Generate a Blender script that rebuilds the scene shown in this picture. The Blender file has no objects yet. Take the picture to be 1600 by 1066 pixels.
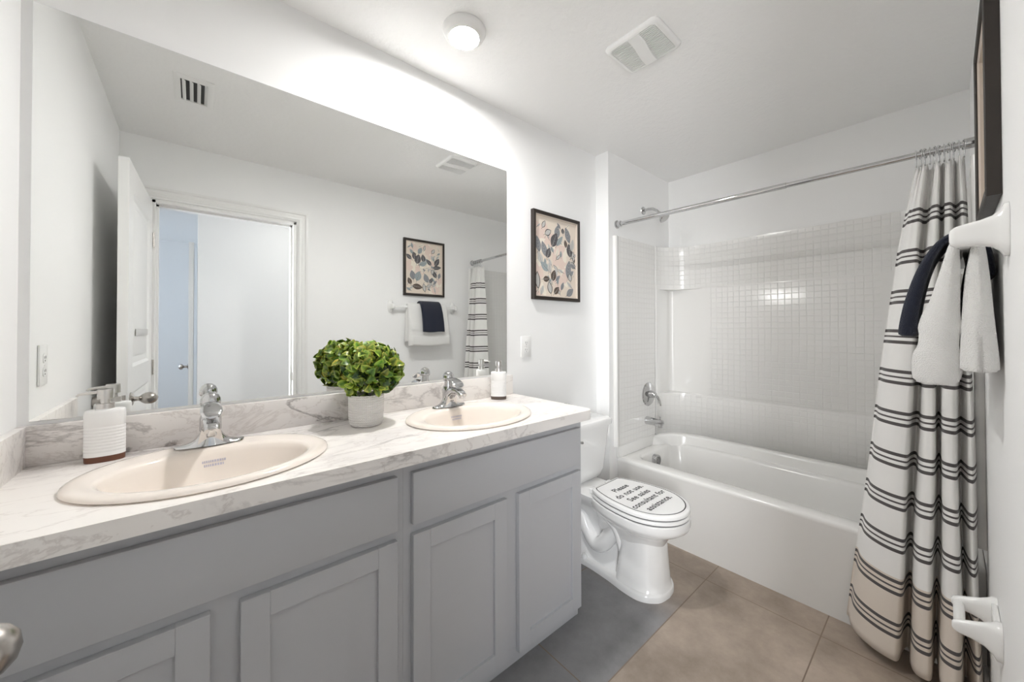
import bpy, bmesh, math, random
from mathutils import Vector, Matrix
PI = math.pi
C = bpy.context.scene.collection
sc = bpy.context.scene

# ------------------------------------------------------------------ camera
cam_d = bpy.data.cameras.new('camera'); cam = bpy.data.objects.new('camera', cam_d); C.objects.link(cam)
F_PX, YAW, PITCH, ROLL, PY = 578.31, 40.544, 0.5826, -0.1301, 509.17
cam_d.sensor_fit = 'HORIZONTAL'; cam_d.sensor_width = 36.0
cam_d.lens = F_PX * 36.0 / 1600.0
cam_d.shift_y = (PY - 533.0) / 1600.0
cam_d.clip_start = 0.01
_y, _t, _r = math.radians(YAW), math.radians(PITCH), math.radians(ROLL)
_F = Vector((math.sin(_y), math.cos(_y), 0)); _R = Vector((math.cos(_y), -math.sin(_y), 0)); _U = Vector((0, 0, 1))
_F2 = _F*math.cos(_t) + _U*math.sin(_t); _U2 = -_F*math.sin(_t) + _U*math.cos(_t)
_R2 = _R*math.cos(_r) + _U2*math.sin(_r); _U3 = -_R*math.sin(_r) + _U2*math.cos(_r)
M = Matrix.Identity(4)
for i in range(3):
    M[i][0] = _R2[i]; M[i][1] = _U3[i]; M[i][2] = -_F2[i]
M.translation = Vector((0, -1.5211, 1.2724))
cam.matrix_world = M
sc.camera = cam

# ------------------------------------------------------------------ world, lights, exposure
w = bpy.data.worlds.new('world'); sc.world = w; w.use_nodes = True
w.node_tree.nodes['Background'].inputs[0].default_value = (0.75, 0.85, 1, 1)
w.node_tree.nodes['Background'].inputs[1].default_value = 0.3
sc.view_settings.view_transform = 'Standard'; sc.view_settings.look = 'None'
sc.view_settings.gamma = 1.0; sc.view_settings.use_curve_mapping = False
sc.view_settings.exposure = 1.04
sc.cycles.max_bounces = 14; sc.cycles.diffuse_bounces = 12; sc.cycles.glossy_bounces = 8
sc.cycles.caustics_reflective = True; sc.cycles.blur_glossy = 0.6
LAMP_E, HALL_E, ROOM_E, DOOR_E = 285.0, 1.7, 12.0, 7.0

def area(name, loc, rot, sx, sy, e, col):
    l = bpy.data.lights.new(name, 'AREA'); l.shape = 'RECTANGLE'; l.size = sx; l.size_y = sy; l.energy = e; l.color = col
    o = bpy.data.objects.new(name, l); C.objects.link(o); o.location = loc; o.rotation_euler = rot
    return o
area('hall_ceiling_fill', (0.9, -2.2, 2.42), (0, 0, 0), 0.9, 0.5, HALL_E, (1.0, 0.98, 0.95))  # unseen area light added to set how bright the hall looks
area('bedroom_window_daylight', (-2.3, -4.2, 1.5), (0, -PI/2, 0), 1.4, 1.4, ROOM_E, (0.70, 0.83, 1.0))
# unseen panel added in the hall as daylight fill through the open doorway
_o = area('doorway_fill', (-0.55, -2.17, 1.35), (0, 0, 0), 0.36, 1.7, DOOR_E, (0.98, 0.99, 1.0)); _o.data.spread = math.radians(80); _o.rotation_euler = Vector((0.89, 0.45, -0.02)).to_track_quat('-Z', 'Y').to_euler()

# ------------------------------------------------------------------ helpers
def new_mat(name, col, rough=0.5, metal=0.0, **kw):
    m = bpy.data.materials.new(name); m.use_nodes = True
    b = m.node_tree.nodes['Principled BSDF']
    b.inputs['Base Color'].default_value = (*col, 1); b.inputs['Roughness'].default_value = rough
    b.inputs['Metallic'].default_value = metal
    for k, v in kw.items(): b.inputs[k.replace('_', ' ')].default_value = v
    return m
def nodes(m): return m.node_tree.nodes, m.node_tree.links, m.node_tree.nodes['Principled BSDF']
def bump_noise(m, scale, strength, dist=0.002, detail=3.0, coord='Object', kind='noise'):
    n, l, b = nodes(m)
    tc = n.new('ShaderNodeTexCoord'); t = n.new('ShaderNodeTexNoise' if kind == 'noise' else 'ShaderNodeTexVoronoi')
    t.inputs['Scale'].default_value = scale
    if kind == 'noise': t.inputs['Detail'].default_value = detail
    bp = n.new('ShaderNodeBump'); bp.inputs['Strength'].default_value = strength; bp.inputs['Distance'].default_value = dist
    l.new(tc.outputs[coord], t.inputs['Vector'])
    l.new(t.outputs['Fac' if kind == 'noise' else 'Distance'], bp.inputs['Height']); l.new(bp.outputs[0], b.inputs['Normal'])
    return m
def srgb(r, g, b):
    f = lambda c: c/12.92 if c <= 0.04045 else ((c+0.055)/1.055)**2.4
    return tuple(f(x/255.0) for x in (r, g, b))

MT = {}
MT['wall'] = bump_noise(new_mat('wall_paint', (0.87, 0.872, 0.87), 0.55), 90, 0.12, 0.001)
MT['ceiling'] = bump_noise(new_mat('ceiling_paint', (0.86, 0.86, 0.855), 0.7), 42, 0.7, 0.004, 4)
MT['trim'] = new_mat('trim_paint', (0.82, 0.82, 0.81), 0.35)
MT['door'] = new_mat('door_paint', (0.82, 0.82, 0.81), 0.3)
MT['cab'] = new_mat('cabinet_grey', srgb(184, 185, 188), 0.42)
MT['porcelain'] = new_mat('porcelain', (0.84, 0.84, 0.835), 0.08, Coat_Weight=0.4)
MT['biscuit'] = new_mat('sink_biscuit', srgb(238, 229, 220), 0.1, Coat_Weight=0.4)
MT['acrylic'] = new_mat('acrylic_white', (0.78, 0.775, 0.76), 0.16)
MT['ceramic'] = new_mat('ceramic_white', (0.84, 0.84, 0.83), 0.12)
MT['chrome'] = new_mat('chrome', (0.60, 0.60, 0.605), 0.07, 1.0)
MT['nickel'] = new_mat('satin_nickel', (0.50, 0.47, 0.44), 0.27, 1.0)
MT['steel'] = new_mat('brushed_steel', (0.66, 0.64, 0.62), 0.3, 1.0)
MT['dark'] = new_mat('dark_gap', (0.03, 0.03, 0.03), 0.6)
MT['rubber_and_shade'] = new_mat('seam_grey', (0.10, 0.10, 0.10), 0.6)  # rubber and dark marks, also the painted shade in the seat gaps
MT['plastic'] = new_mat('white_plastic', (0.82, 0.82, 0.81), 0.35)
MT['wood'] = bump_noise(new_mat('walnut_base', srgb(100, 58, 38), 0.4), 40, 0.2)
MT['frame'] = bump_noise(new_mat('frame_espresso', srgb(43, 36, 31), 0.45), 60, 0.15)
MT['framelip'] = new_mat('frame_inner_lip', srgb(202, 190, 178), 0.4)
MT['black'] = new_mat('black_print', (0.02, 0.02, 0.022), 0.5)
MT['sticker'] = new_mat('sticker_white', (0.84, 0.84, 0.835), 0.3)
MT['towel'] = bump_noise(new_mat('towel_white', (0.84, 0.835, 0.82), 0.95, Sheen_Weight=0.4), 420, 0.9, 0.004, 4)
MT['navy'] = bump_noise(new_mat('towel_navy', srgb(24, 30, 48), 0.95, Sheen_Weight=0.15), 420, 0.9, 0.004, 4)
MT['bottle'] = new_mat('bottle_white', (0.85, 0.85, 0.845), 0.35)
MT['knit'] = new_mat('pot_white', (0.82, 0.80, 0.78), 0.6)
MT['stem'] = new_mat('stem_green', (0.06, 0.10, 0.03), 0.7)
MT['soil'] = new_mat('moss', (0.05, 0.06, 0.03), 0.9)
MT['succ'] = new_mat('succulent_grey_green', srgb(120, 125, 108), 0.6)
MT['succ_dark'] = new_mat('succulent_dark', srgb(60, 66, 50), 0.6)
MT['label'] = new_mat('sink_label_grey', srgb(190, 188, 205), 0.4)

def mirror_mat():
    m = bpy.data.materials.new('mirror_glass'); m.use_nodes = True
    n, l, b = nodes(m); g = n.new('ShaderNodeBsdfGlossy'); g.inputs['Roughness'].default_value = 0.0
    g.inputs['Color'].default_value = (0.92, 0.93, 0.92, 1)
    l.new(g.outputs[0], n['Material Output'].inputs['Surface']); return m
MT['mirror'] = mirror_mat()
def emit_mat(name, col, s):
    m = bpy.data.materials.new(name); m.use_nodes = True
    n, l, b = nodes(m); e = n.new('ShaderNodeEmission'); e.inputs[0].default_value = (*col, 1); e.inputs[1].default_value = s
    l.new(e.outputs[0], n['Material Output'].inputs['Surface']); return m
MT['lamp'] = emit_mat('lamp_diffuser', (1.0, 0.985, 0.965), LAMP_E)

def marble():
    m = new_mat('marble_laminate', (0.8, 0.78, 0.76), 0.28)
    n, l, b = nodes(m)
    tc = n.new('ShaderNodeTexCoord'); mp = n.new('ShaderNodeMapping')
    mp.inputs['Rotation'].default_value = (0.3, 0.5, -0.35); mp.inputs['Scale'].default_value = (0.8, 2.4, 1.6)
    l.new(tc.outputs['Object'], mp.inputs['Vector'])
    def ridge(scale, dist, lo, hi, seed):
        t = n.new('ShaderNodeTexNoise'); t.noise_dimensions = '4D'; t.inputs['W'].default_value = seed
        t.inputs['Scale'].default_value = scale; t.inputs['Detail'].default_value = 7; t.inputs['Roughness'].default_value = 0.62
        t.inputs['Distortion'].default_value = dist
        l.new(mp.outputs[0], t.inputs['Vector'])
        s = n.new('ShaderNodeMath'); s.operation = 'SUBTRACT'; s.inputs[1].default_value = 0.5; l.new(t.outputs['Fac'], s.inputs[0])
        a = n.new('ShaderNodeMath'); a.operation = 'ABSOLUTE'; l.new(s.outputs[0], a.inputs[0])
        r = n.new('ShaderNodeMapRange'); r.inputs['From Min'].default_value = lo; r.inputs['From Max'].default_value = hi
        r.inputs['To Min'].default_value = 1; r.inputs['To Max'].default_value = 0; l.new(a.outputs[0], r.inputs['Value'])
        return r.outputs[0]
    v1 = ridge(2.6, 1.2, 0.0, 0.028, 1.3); v2 = ridge(5.5, 0.8, 0.0, 0.02, 7.7)
    cl = n.new('ShaderNodeTexNoise'); cl.inputs['Scale'].default_value = 2.2; cl.inputs['Detail'].default_value = 4
    l.new(mp.outputs[0], cl.inputs['Vector'])
    cr = n.new('ShaderNodeMapRange'); cr.inputs['From Min'].default_value = 0.45; cr.inputs['From Max'].default_value = 0.7
    l.new(cl.outputs['Fac'], cr.inputs['Value'])
    def mul(a, k):
        x = n.new('ShaderNodeMath'); x.operation = 'MULTIPLY'; l.new(a, x.inputs[0])
        if isinstance(k, float): x.inputs[1].default_value = k
        else: l.new(k, x.inputs[1])
        return x.outputs[0]
    base = n.new('ShaderNodeMix'); base.data_type = 'RGBA'
    base.inputs['A'].default_value = (*srgb(240, 236, 232), 1); base.inputs['B'].default_value = (*srgb(218, 214, 212), 1)
    l.new(cr.outputs[0], base.inputs['Factor'])
    m1 = n.new('ShaderNodeMix'); m1.data_type = 'RGBA'; m1.inputs['B'].default_value = (*srgb(118, 110, 108), 1)
    l.new(base.outputs['Result'], m1.inputs['A']); l.new(mul(mul(v1, 0.85), cr.outputs[0]), m1.inputs['Factor'])
    m2 = n.new('ShaderNodeMix'); m2.data_type = 'RGBA'; m2.inputs['B'].default_value = (*srgb(168, 156, 150), 1)
    l.new(m1.outputs['Result'], m2.inputs['A']); l.new(mul(v2, 0.32), m2.inputs['Factor'])
    l.new(m2.outputs['Result'], b.inputs['Base Color'])
    return m
MT['marble'] = marble()

def math_node(n, l, op, a, b=None, c=None):
    x = n.new('ShaderNodeMath'); x.operation = op
    for i, v in enumerate((a, b, c)):
        if v is None: continue
        if isinstance(v, (int, float)): x.inputs[i].default_value = v
        else: l.new(v, x.inputs[i])
    return x.outputs[0]

def floor_mat():
    m = new_mat('floor_tile', (0.3, 0.25, 0.2), 0.42); n, l, b = nodes(m)
    tc = n.new('ShaderNodeTexCoord'); sp = n.new('ShaderNodeSeparateXYZ'); l.new(tc.outputs['Object'], sp.inputs[0])
    X, Y = sp.outputs[0], sp.outputs[1]
    def groove(v, off, size, wd):
        p = math_node(n, l, 'ADD', v, off); p = math_node(n, l, 'DIVIDE', p, size)
        f = math_node(n, l, 'FRACT', p); f = math_node(n, l, 'SUBTRACT', f, 0.5); f = math_node(n, l, 'ABSOLUTE', f)
        f = math_node(n, l, 'SUBTRACT', 0.5, f); f = math_node(n, l, 'MULTIPLY', f, size)
        return math_node(n, l, 'LESS_THAN', f, wd)
    gx = groove(X, 10*0.914 - 1.975 + 0.0, 0.914, 0.0022); gy = groove(Y, 10*0.455 + 0.721, 0.455, 0.0022)
    g = math_node(n, l, 'MAXIMUM', gx, gy)
    t = n.new('ShaderNodeTexNoise'); t.inputs['Scale'].default_value = 3.2; t.inputs['Detail'].default_value = 9; t.inputs['Roughness'].default_value = 0.68
    l.new(tc.outputs['Object'], t.inputs['Vector'])
    t2 = n.new('ShaderNodeTexNoise'); t2.inputs['Scale'].default_value = 60; t2.inputs['Detail'].default_value = 4
    l.new(tc.outputs['Object'], t2.inputs['Vector'])
    r = n.new('ShaderNodeValToRGB'); r.color_ramp.elements[0].position = 0.30; r.color_ramp.elements[1].position = 0.72
    r.color_ramp.elements[0].color = (*srgb(132, 119, 107), 1); r.color_ramp.elements[1].color = (*srgb(184, 169, 155), 1)
    l.new(t.outputs['Fac'], r.inputs[0])
    r2 = n.new('ShaderNodeValToRGB'); r2.color_ramp.elements[0].position = 0.30; r2.color_ramp.elements[1].position = 0.72
    r2.color_ramp.elements[0].color = (*srgb(112, 111, 112), 1); r2.color_ramp.elements[1].color = (*srgb(148, 147, 149), 1)
    l.new(t.outputs['Fac'], r2.inputs[0])
    # the row of tiles along the vanity is greyer, fading out toward the tub
    gm = n.new('ShaderNodeMapRange'); gm.inputs['From Min'].default_value = 1.78; gm.inputs['From Max'].default_value = 1.55; l.new(X, gm.inputs['Value'])
    rowm = math_node(n, l, 'GREATER_THAN', Y, -0.721)
    f = math_node(n, l, 'MULTIPLY', gm.outputs[0], rowm)
    mx = n.new('ShaderNodeMix'); mx.data_type = 'RGBA'; l.new(f, mx.inputs['Factor']); l.new(r.outputs[0], mx.inputs['A']); l.new(r2.outputs[0], mx.inputs['B'])
    gr = n.new('ShaderNodeMix'); gr.data_type = 'RGBA'; l.new(g, gr.inputs['Factor']); l.new(mx.outputs['Result'], gr.inputs['A'])
    gr.inputs['B'].default_value = (*srgb(128, 112, 98), 1)
    l.new(gr.outputs['Result'], b.inputs['Base Color'])
    h = math_node(n, l, 'MULTIPLY', t2.outputs['Fac'], 0.12); h = math_node(n, l, 'SUBTRACT', h, g)
    bp = n.new('ShaderNodeBump'); bp.inputs['Distance'].default_value = 0.0012; bp.inputs['Strength'].default_value = 0.6
    l.new(h, bp.inputs['Height']); l.new(bp.outputs[0], b.inputs['Normal'])
    return m
MT['floor'] = floor_mat()

def tile_acrylic():
    m = new_mat('surround_tile_pattern', (0.78, 0.775, 0.76), 0.2); n, l, b = nodes(m)
    uv = n.new('ShaderNodeUVMap'); uv.uv_map = 'UVMap'; sp = n.new('ShaderNodeSeparateXYZ'); l.new(uv.outputs[0], sp.inputs[0])
    def groove(v, size):
        p = math_node(n, l, 'DIVIDE', v, size); f = math_node(n, l, 'FRACT', p)
        f = math_node(n, l, 'SUBTRACT', f, 0.5); f = math_node(n, l, 'ABSOLUTE', f)
        r = n.new('ShaderNodeMapRange'); r.interpolation_type = 'SMOOTHSTEP'
        r.inputs['From Min'].default_value = 0.43; r.inputs['From Max'].default_value = 0.5
        r.inputs['To Min'].default_value = 0; r.inputs['To Max'].default_value = 1; l.new(f, r.inputs['Value'])
        return r.outputs[0]
    g = math_node(n, l, 'MAXIMUM', groove(sp.outputs[0], 0.0365), groove(sp.outputs[1], 0.0365))
    nz = n.new('ShaderNodeTexNoise'); nz.inputs['Scale'].default_value = 9; nz.inputs['Detail'].default_value = 1; l.new(uv.outputs[0], nz.inputs['Vector'])
    wv = math_node(n, l, 'MULTIPLY', nz.outputs['Fac'], 0.8)
    h = math_node(n, l, 'SUBTRACT', wv, g)
    bp = n.new('ShaderNodeBump'); bp.inputs['Distance'].default_value = 0.0019; bp.inputs['Strength'].default_value = 0.7
    l.new(h, bp.inputs['Height']); l.new(bp.outputs[0], b.inputs['Normal'])
    return m
MT['tile'] = tile_acrylic()

def curtain_mat():
    m = new_mat('curtain_cloth', (0.8, 0.8, 0.78), 0.9, Sheen_Weight=0.1); n, l, b = nodes(m)
    uv = n.new('ShaderNodeUVMap'); uv.uv_map = 'UVMap'; sp = n.new('ShaderNodeSeparateXYZ'); l.new(uv.outputs[0], sp.inputs[0])
    V = sp.outputs[1]   # height on the cloth in metres
    p = math_node(n, l, 'SUBTRACT', V, 0.155 - 0.0775); p = math_node(n, l, 'DIVIDE', p, 0.155); f = math_node(n, l, 'FRACT', p)
    f = math_node(n, l, 'SUBTRACT', f, 0.5); f = math_node(n, l, 'MULTIPLY', f, 0.155)   # metres from the band centre
    fa = math_node(n, l, 'ABSOLUTE', f)
    outer = math_node(n, l, 'SUBTRACT', fa, 0.0215); outer = math_node(n, l, 'ABSOLUTE', outer); outer = math_node(n, l, 'LESS_THAN', outer, 0.0062)
    mid = math_node(n, l, 'LESS_THAN', fa, 0.0034)
    st = math_node(n, l, 'MAXIMUM', outer, mid)
    rng = math_node(n, l, 'LESS_THAN', V, 1.78); st = math_node(n, l, 'MULTIPLY', st, rng)
    wv = n.new('ShaderNodeTexNoise'); wv.inputs['Scale'].default_value = 600; l.new(uv.outputs[0], wv.inputs['Vector'])
    tan = math_node(n, l, 'LESS_THAN', V, 0.345)
    a = n.new('ShaderNodeMix'); a.data_type = 'RGBA'; a.inputs['A'].default_value = (*srgb(232, 231, 229), 1); a.inputs['B'].default_value = (*srgb(214, 204, 193), 1)
    l.new(tan, a.inputs['Factor'])
    c = n.new('ShaderNodeMix'); c.data_type = 'RGBA'; c.inputs['B'].default_value = (*srgb(84, 80, 80), 1)
    l.new(a.outputs['Result'], c.inputs['A']); l.new(st, c.inputs['Factor']); l.new(c.outputs['Result'], b.inputs['Base Color'])
    bp = n.new('ShaderNodeBump'); bp.inputs['Distance'].default_value = 0.0006; bp.inputs['Strength'].default_value = 0.4
    l.new(wv.outputs['Fac'], bp.inputs['Height']); l.new(bp.outputs[0], b.inputs['Normal'])
    return m
MT['curtain'] = curtain_mat()

def leaf_mat():
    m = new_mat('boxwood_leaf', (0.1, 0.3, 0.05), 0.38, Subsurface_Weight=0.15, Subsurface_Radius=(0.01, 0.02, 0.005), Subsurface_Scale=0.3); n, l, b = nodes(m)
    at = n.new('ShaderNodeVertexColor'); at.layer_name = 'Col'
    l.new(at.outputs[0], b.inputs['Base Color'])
    return m
MT['leaf'] = leaf_mat()

def link(name, me, parent=None, mats=None):
    o = bpy.data.objects.new(name, me); C.objects.link(o)
    for m in (mats or []): me.materials.append(MT[m] if isinstance(m, str) else m)
    if parent: o.parent = parent
    return o
def finish(name, bm, mats, parent=None, smooth=35, loc=None):
    bmesh.ops.recalc_face_normals(bm, faces=bm.faces[:])
    me = bpy.data.meshes.new(name); bm.to_mesh(me); bm.free()
    if smooth:
        for p in me.polygons: p.use_smooth = True
        me.set_sharp_from_angle(angle=math.radians(smooth))
    if isinstance(mats, str): mats = [mats]
    o = link(name, me, parent, mats)
    return o
def empty(name, loc=(0, 0, 0), rz=0):
    o = bpy.data.objects.new(name, None); C.objects.link(o); o.location = loc; o.rotation_euler = (0, 0, rz); o.empty_display_size = 0.05
    return o
def tag(o, label, cat, group=None):
    o['label'] = label; o['category'] = cat
    if group: o['group'] = group
    return o
def struct(o, label=None):
    o['kind'] = 'structure'
    if label: o['label'] = label
    return o
def box(bm, x0, x1, y0, y1, z0, z1, bev=0.0, seg=2, mi=0):
    vs = [bm.verts.new((x, y, z)) for x in (x0, x1) for y in (y0, y1) for z in (z0, z1)]
    idx = [(0, 1, 3, 2), (4, 6, 7, 5), (0, 4, 5, 1), (2, 3, 7, 6), (0, 2, 6, 4), (1, 5, 7, 3)]
    fs = [bm.faces.new([vs[i] for i in q]) for q in idx]
    for f in fs: f.material_index = mi
    if bev > 0:
        es = list({e for f in fs for e in f.edges})
        r = bmesh.ops.bevel(bm, geom=es, offset=bev, segments=seg, profile=0.5, affect='EDGES')
        for f in r['faces']: f.material_index = mi
    return bm
def loft(bm, rings, cap0=True, cap1=True, closed=True, mi=0):
    V = [[bm.verts.new(p) for p in r] for r in rings]
    n = len(V[0])
    for a, b in zip(V[:-1], V[1:]):
        for i in range(n if closed else n-1):
            j = (i+1) % n
            f = bm.faces.new((a[i], a[j], b[j], b[i])); f.material_index = mi
    if cap0: bm.faces.new(V[0][::-1]).material_index = mi
    if cap1: bm.faces.new(V[-1]).material_index = mi
    return V
def circle(cx, cy, z, r, n=32, ry=None, p=2.0, ax='z'):
    out = []
    for i in range(n):
        t = 2*PI*i/n; c, s = math.cos(t), math.sin(t)
        x = r*math.copysign(abs(c)**(2/p), c); y = (ry or r)*math.copysign(abs(s)**(2/p), s)
        if ax == 'z': out.append((cx+x, cy+y, z))
        elif ax == 'y': out.append((cx+x, z, cy+y))      # cx->x, cy->z, z->y
        else: out.append((z, cx+x, cy+y))                # cx->y, cy->z, z->x
    return out
def lathe(bm, prof, cx=0, cy=0, n=32, ax='z', mi=0, ry=1.0, p=2.0, cap=True):
    return loft(bm, [circle(cx, cy, z, max(r, 1e-4), n, max(r, 1e-4)*ry, p, ax) for r, z in prof], cap, cap, mi=mi)
def tube(bm, pts, r, n=12, mi=0, cap=True):
    pts = [Vector(p) for p in pts]; rs = r if isinstance(r, (list, tuple)) else [r]*len(pts)
    rings = []; up = None
    for i, p in enumerate(pts):
        d = (pts[min(i+1, len(pts)-1)] - pts[max(i-1, 0)]).normalized()
        if up is None: up = d.orthogonal().normalized()
        up = (up - d*up.dot(d)).normalized(); s = d.cross(up)
        rings.append([tuple(p + (up*math.cos(2*PI*k/n) + s*math.sin(2*PI*k/n))*rs[i]) for k in range(n)])
    return loft(bm, rings, cap, cap, mi=mi)
def rrect(x0, x1, y0, y1, r, z, k=6):
    out = []
    for cx, cy, a in ((x1-r, y1-r, 0), (x0+r, y1-r, 90), (x0+r, y0+r, 180), (x1-r, y0+r, 270)):
        for i in range(k+1):
            t = math.radians(a + 90*i/k); out.append((cx + r*math.cos(t), cy + r*math.sin(t), z))
    return out
def catmull(P, m=8):
    P = [Vector(p) for p in P]; out = []
    for i in range(len(P)-1):
        a = P[max(i-1, 0)]; b = P[i]; c = P[i+1]; d = P[min(i+2, len(P)-1)]
        for j in range(m):
            t = j/m
            out.append(0.5*((2*b) + (c-a)*t + (2*a-5*b+4*c-d)*t*t + (3*b-a-3*c+d)*t**3))
    out.append(P[-1]); return out
def B(): return bmesh.new()

# ------------------------------------------------------------------ room shell
X0, XJ, XL, JOG, W, H = -0.3415, 2.045, 2.858, -0.1007, -1.61, 2.44
b = B(); box(b, -3.2, 3.0, -5.3, 0.15, -0.08, 0.0); struct(finish('floor', b, 'floor', smooth=0))
b = B(); box(b, -3.2, 3.0, -5.3, 0.15, H, H+0.1); struct(finish('ceiling', b, 'ceiling', smooth=0))
b = B(); box(b, X0-0.12, 3.0, 0.0, 0.12, 0, H); struct(finish('wall_front', b, 'wall', smooth=0), 'wall behind the vanity mirror')
b = B(); box(b, XJ, XL, JOG, -0.0005, 0, H); struct(finish('wall_alcove', b, 'wall', smooth=0), 'bumped out wall at the faucet end of the tub')
b = B(); box(b, XL, XL+0.12, W-0.12, 0.0, 0, H); struct(finish('wall_back', b, 'wall', smooth=0))
b = B(); box(b, X0-0.12, X0, W-0.0, 0.0, 0, H); struct(finish('wall_left', b, 'wall', smooth=0))
DX0, DX1, DZ = -0.205, 0.565, 2.07
b = B(); box(b, X0-0.12, DX0, W-0.12, W, 0, H); box(b, DX1, XL, W-0.12, W, 0, H); box(b, DX0, DX1, W-0.12, W, DZ, H)
struct(finish('wall_right', b, 'wall', smooth=0))
# beyond the doorway: hall wall, passage to a bluish daylit room
b = B(); box(b, 0.012, 2.0, -2.87, -2.75, 0, H); struct(finish('wall_hall', b, 'wall', smooth=0))
b = B(); box(b, 2.0, 2.12, -2.87, W-0.12, 0, H); struct(finish('wall_hall_end', b, 'wall', smooth=0))
b = B(); box(b, -2.6, 0.6, -5.17, -5.05, 0, H); struct(finish('wall_bedroom', b, 'wall', smooth=0))
b = B(); box(b, 0.012, 0.13, -5.05, -2.87, 0, H); struct(finish('wall_bedroom_side', b, 'wall', smooth=0))
b = B(); box(b, -2.72, -2.6, -5.17, W-0.12, 0, H); struct(finish('wall_bedroom_far', b, 'wall', smooth=0))
b = B(); box(b, -2.72, X0-0.12, W-0.12, W-0.02, 0, H); struct(finish('wall_hall_near', b, 'wall', smooth=0))

# door casing and jambs
def casing():
    b = B()
    prof = [(0.0, 0.010), (0.010, 0.012), (0.016, 0.017), (0.030, 0.017), (0.034, 0.011), (0.050, 0.013), (0.058, 0.020), (0.070, 0.020), (0.070, 0.0), (0.0, 0.0)]
    path = [(DX1+0.004, 0.0, 1, 0), (DX1+0.004, DZ+0.004, 1, 1), (DX0-0.004, DZ+0.004, -1, 1), (DX0-0.004, 0.0, -1, 0)]
    rings = []
    for x, z, sx, sz in path:
        rings.append([(x + sx*o, W + t, z + (o if sz else 0)) for o, t in prof])
    loft(b, rings)
    return b
struct(finish('trim_1', casing(), 'trim', smooth=30), 'white moulded casing around the doorway')
b = B()
box(b, DX1-0.018, DX1+0.001, W-0.125, W+0.002, 0, DZ, 0.001); box(b, DX0-0.001, DX0+0.018, W-0.125, W+0.002, 0, DZ, 0.001)
box(b, DX0, DX1, W-0.125, W+0.002, DZ-0.018, DZ+0.001, 0.001)
box(b, DX1-0.030, DX1-0.018, W-0.085, W-0.045, 0, DZ-0.018); box(b, DX0+0.018, DX0+0.03, W-0.085, W-0.045, 0, DZ-0.018); box(b, DX0+.018, DX1-.018, W-0.085, W-0.045, DZ-0.030, DZ-0.018)
jb = struct(finish('trim_2', b, 'trim', smooth=0), 'white door jamb and stop')
b = B(); box(b, DX1-0.0195, DX1-0.0178, W-0.034, W-0.006, 0.90, 0.96, 0.0005); finish('strike_plate', b, 'nickel', jb)

# baseboards
def baseboard(name, x0, x1, y0, y1):
    b = B(); box(b, x0, x1, y0, y1, 0, 0.085, 0.003); return struct(finish(name, b, 'trim'))
baseboard('baseboard_front', 1.315, XJ-0.013, -0.014, -0.0002)
baseboard('baseboard_alcove', XJ-0.014, XJ-0.0002, -0.10, -0.014)
baseboard('baseboard_right', DX1+0.076, 2.128, W+0.0002, W+0.014)
baseboard('baseboard_left', X0+0.0002, X0+0.014, W+0.08, -0.55)

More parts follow.
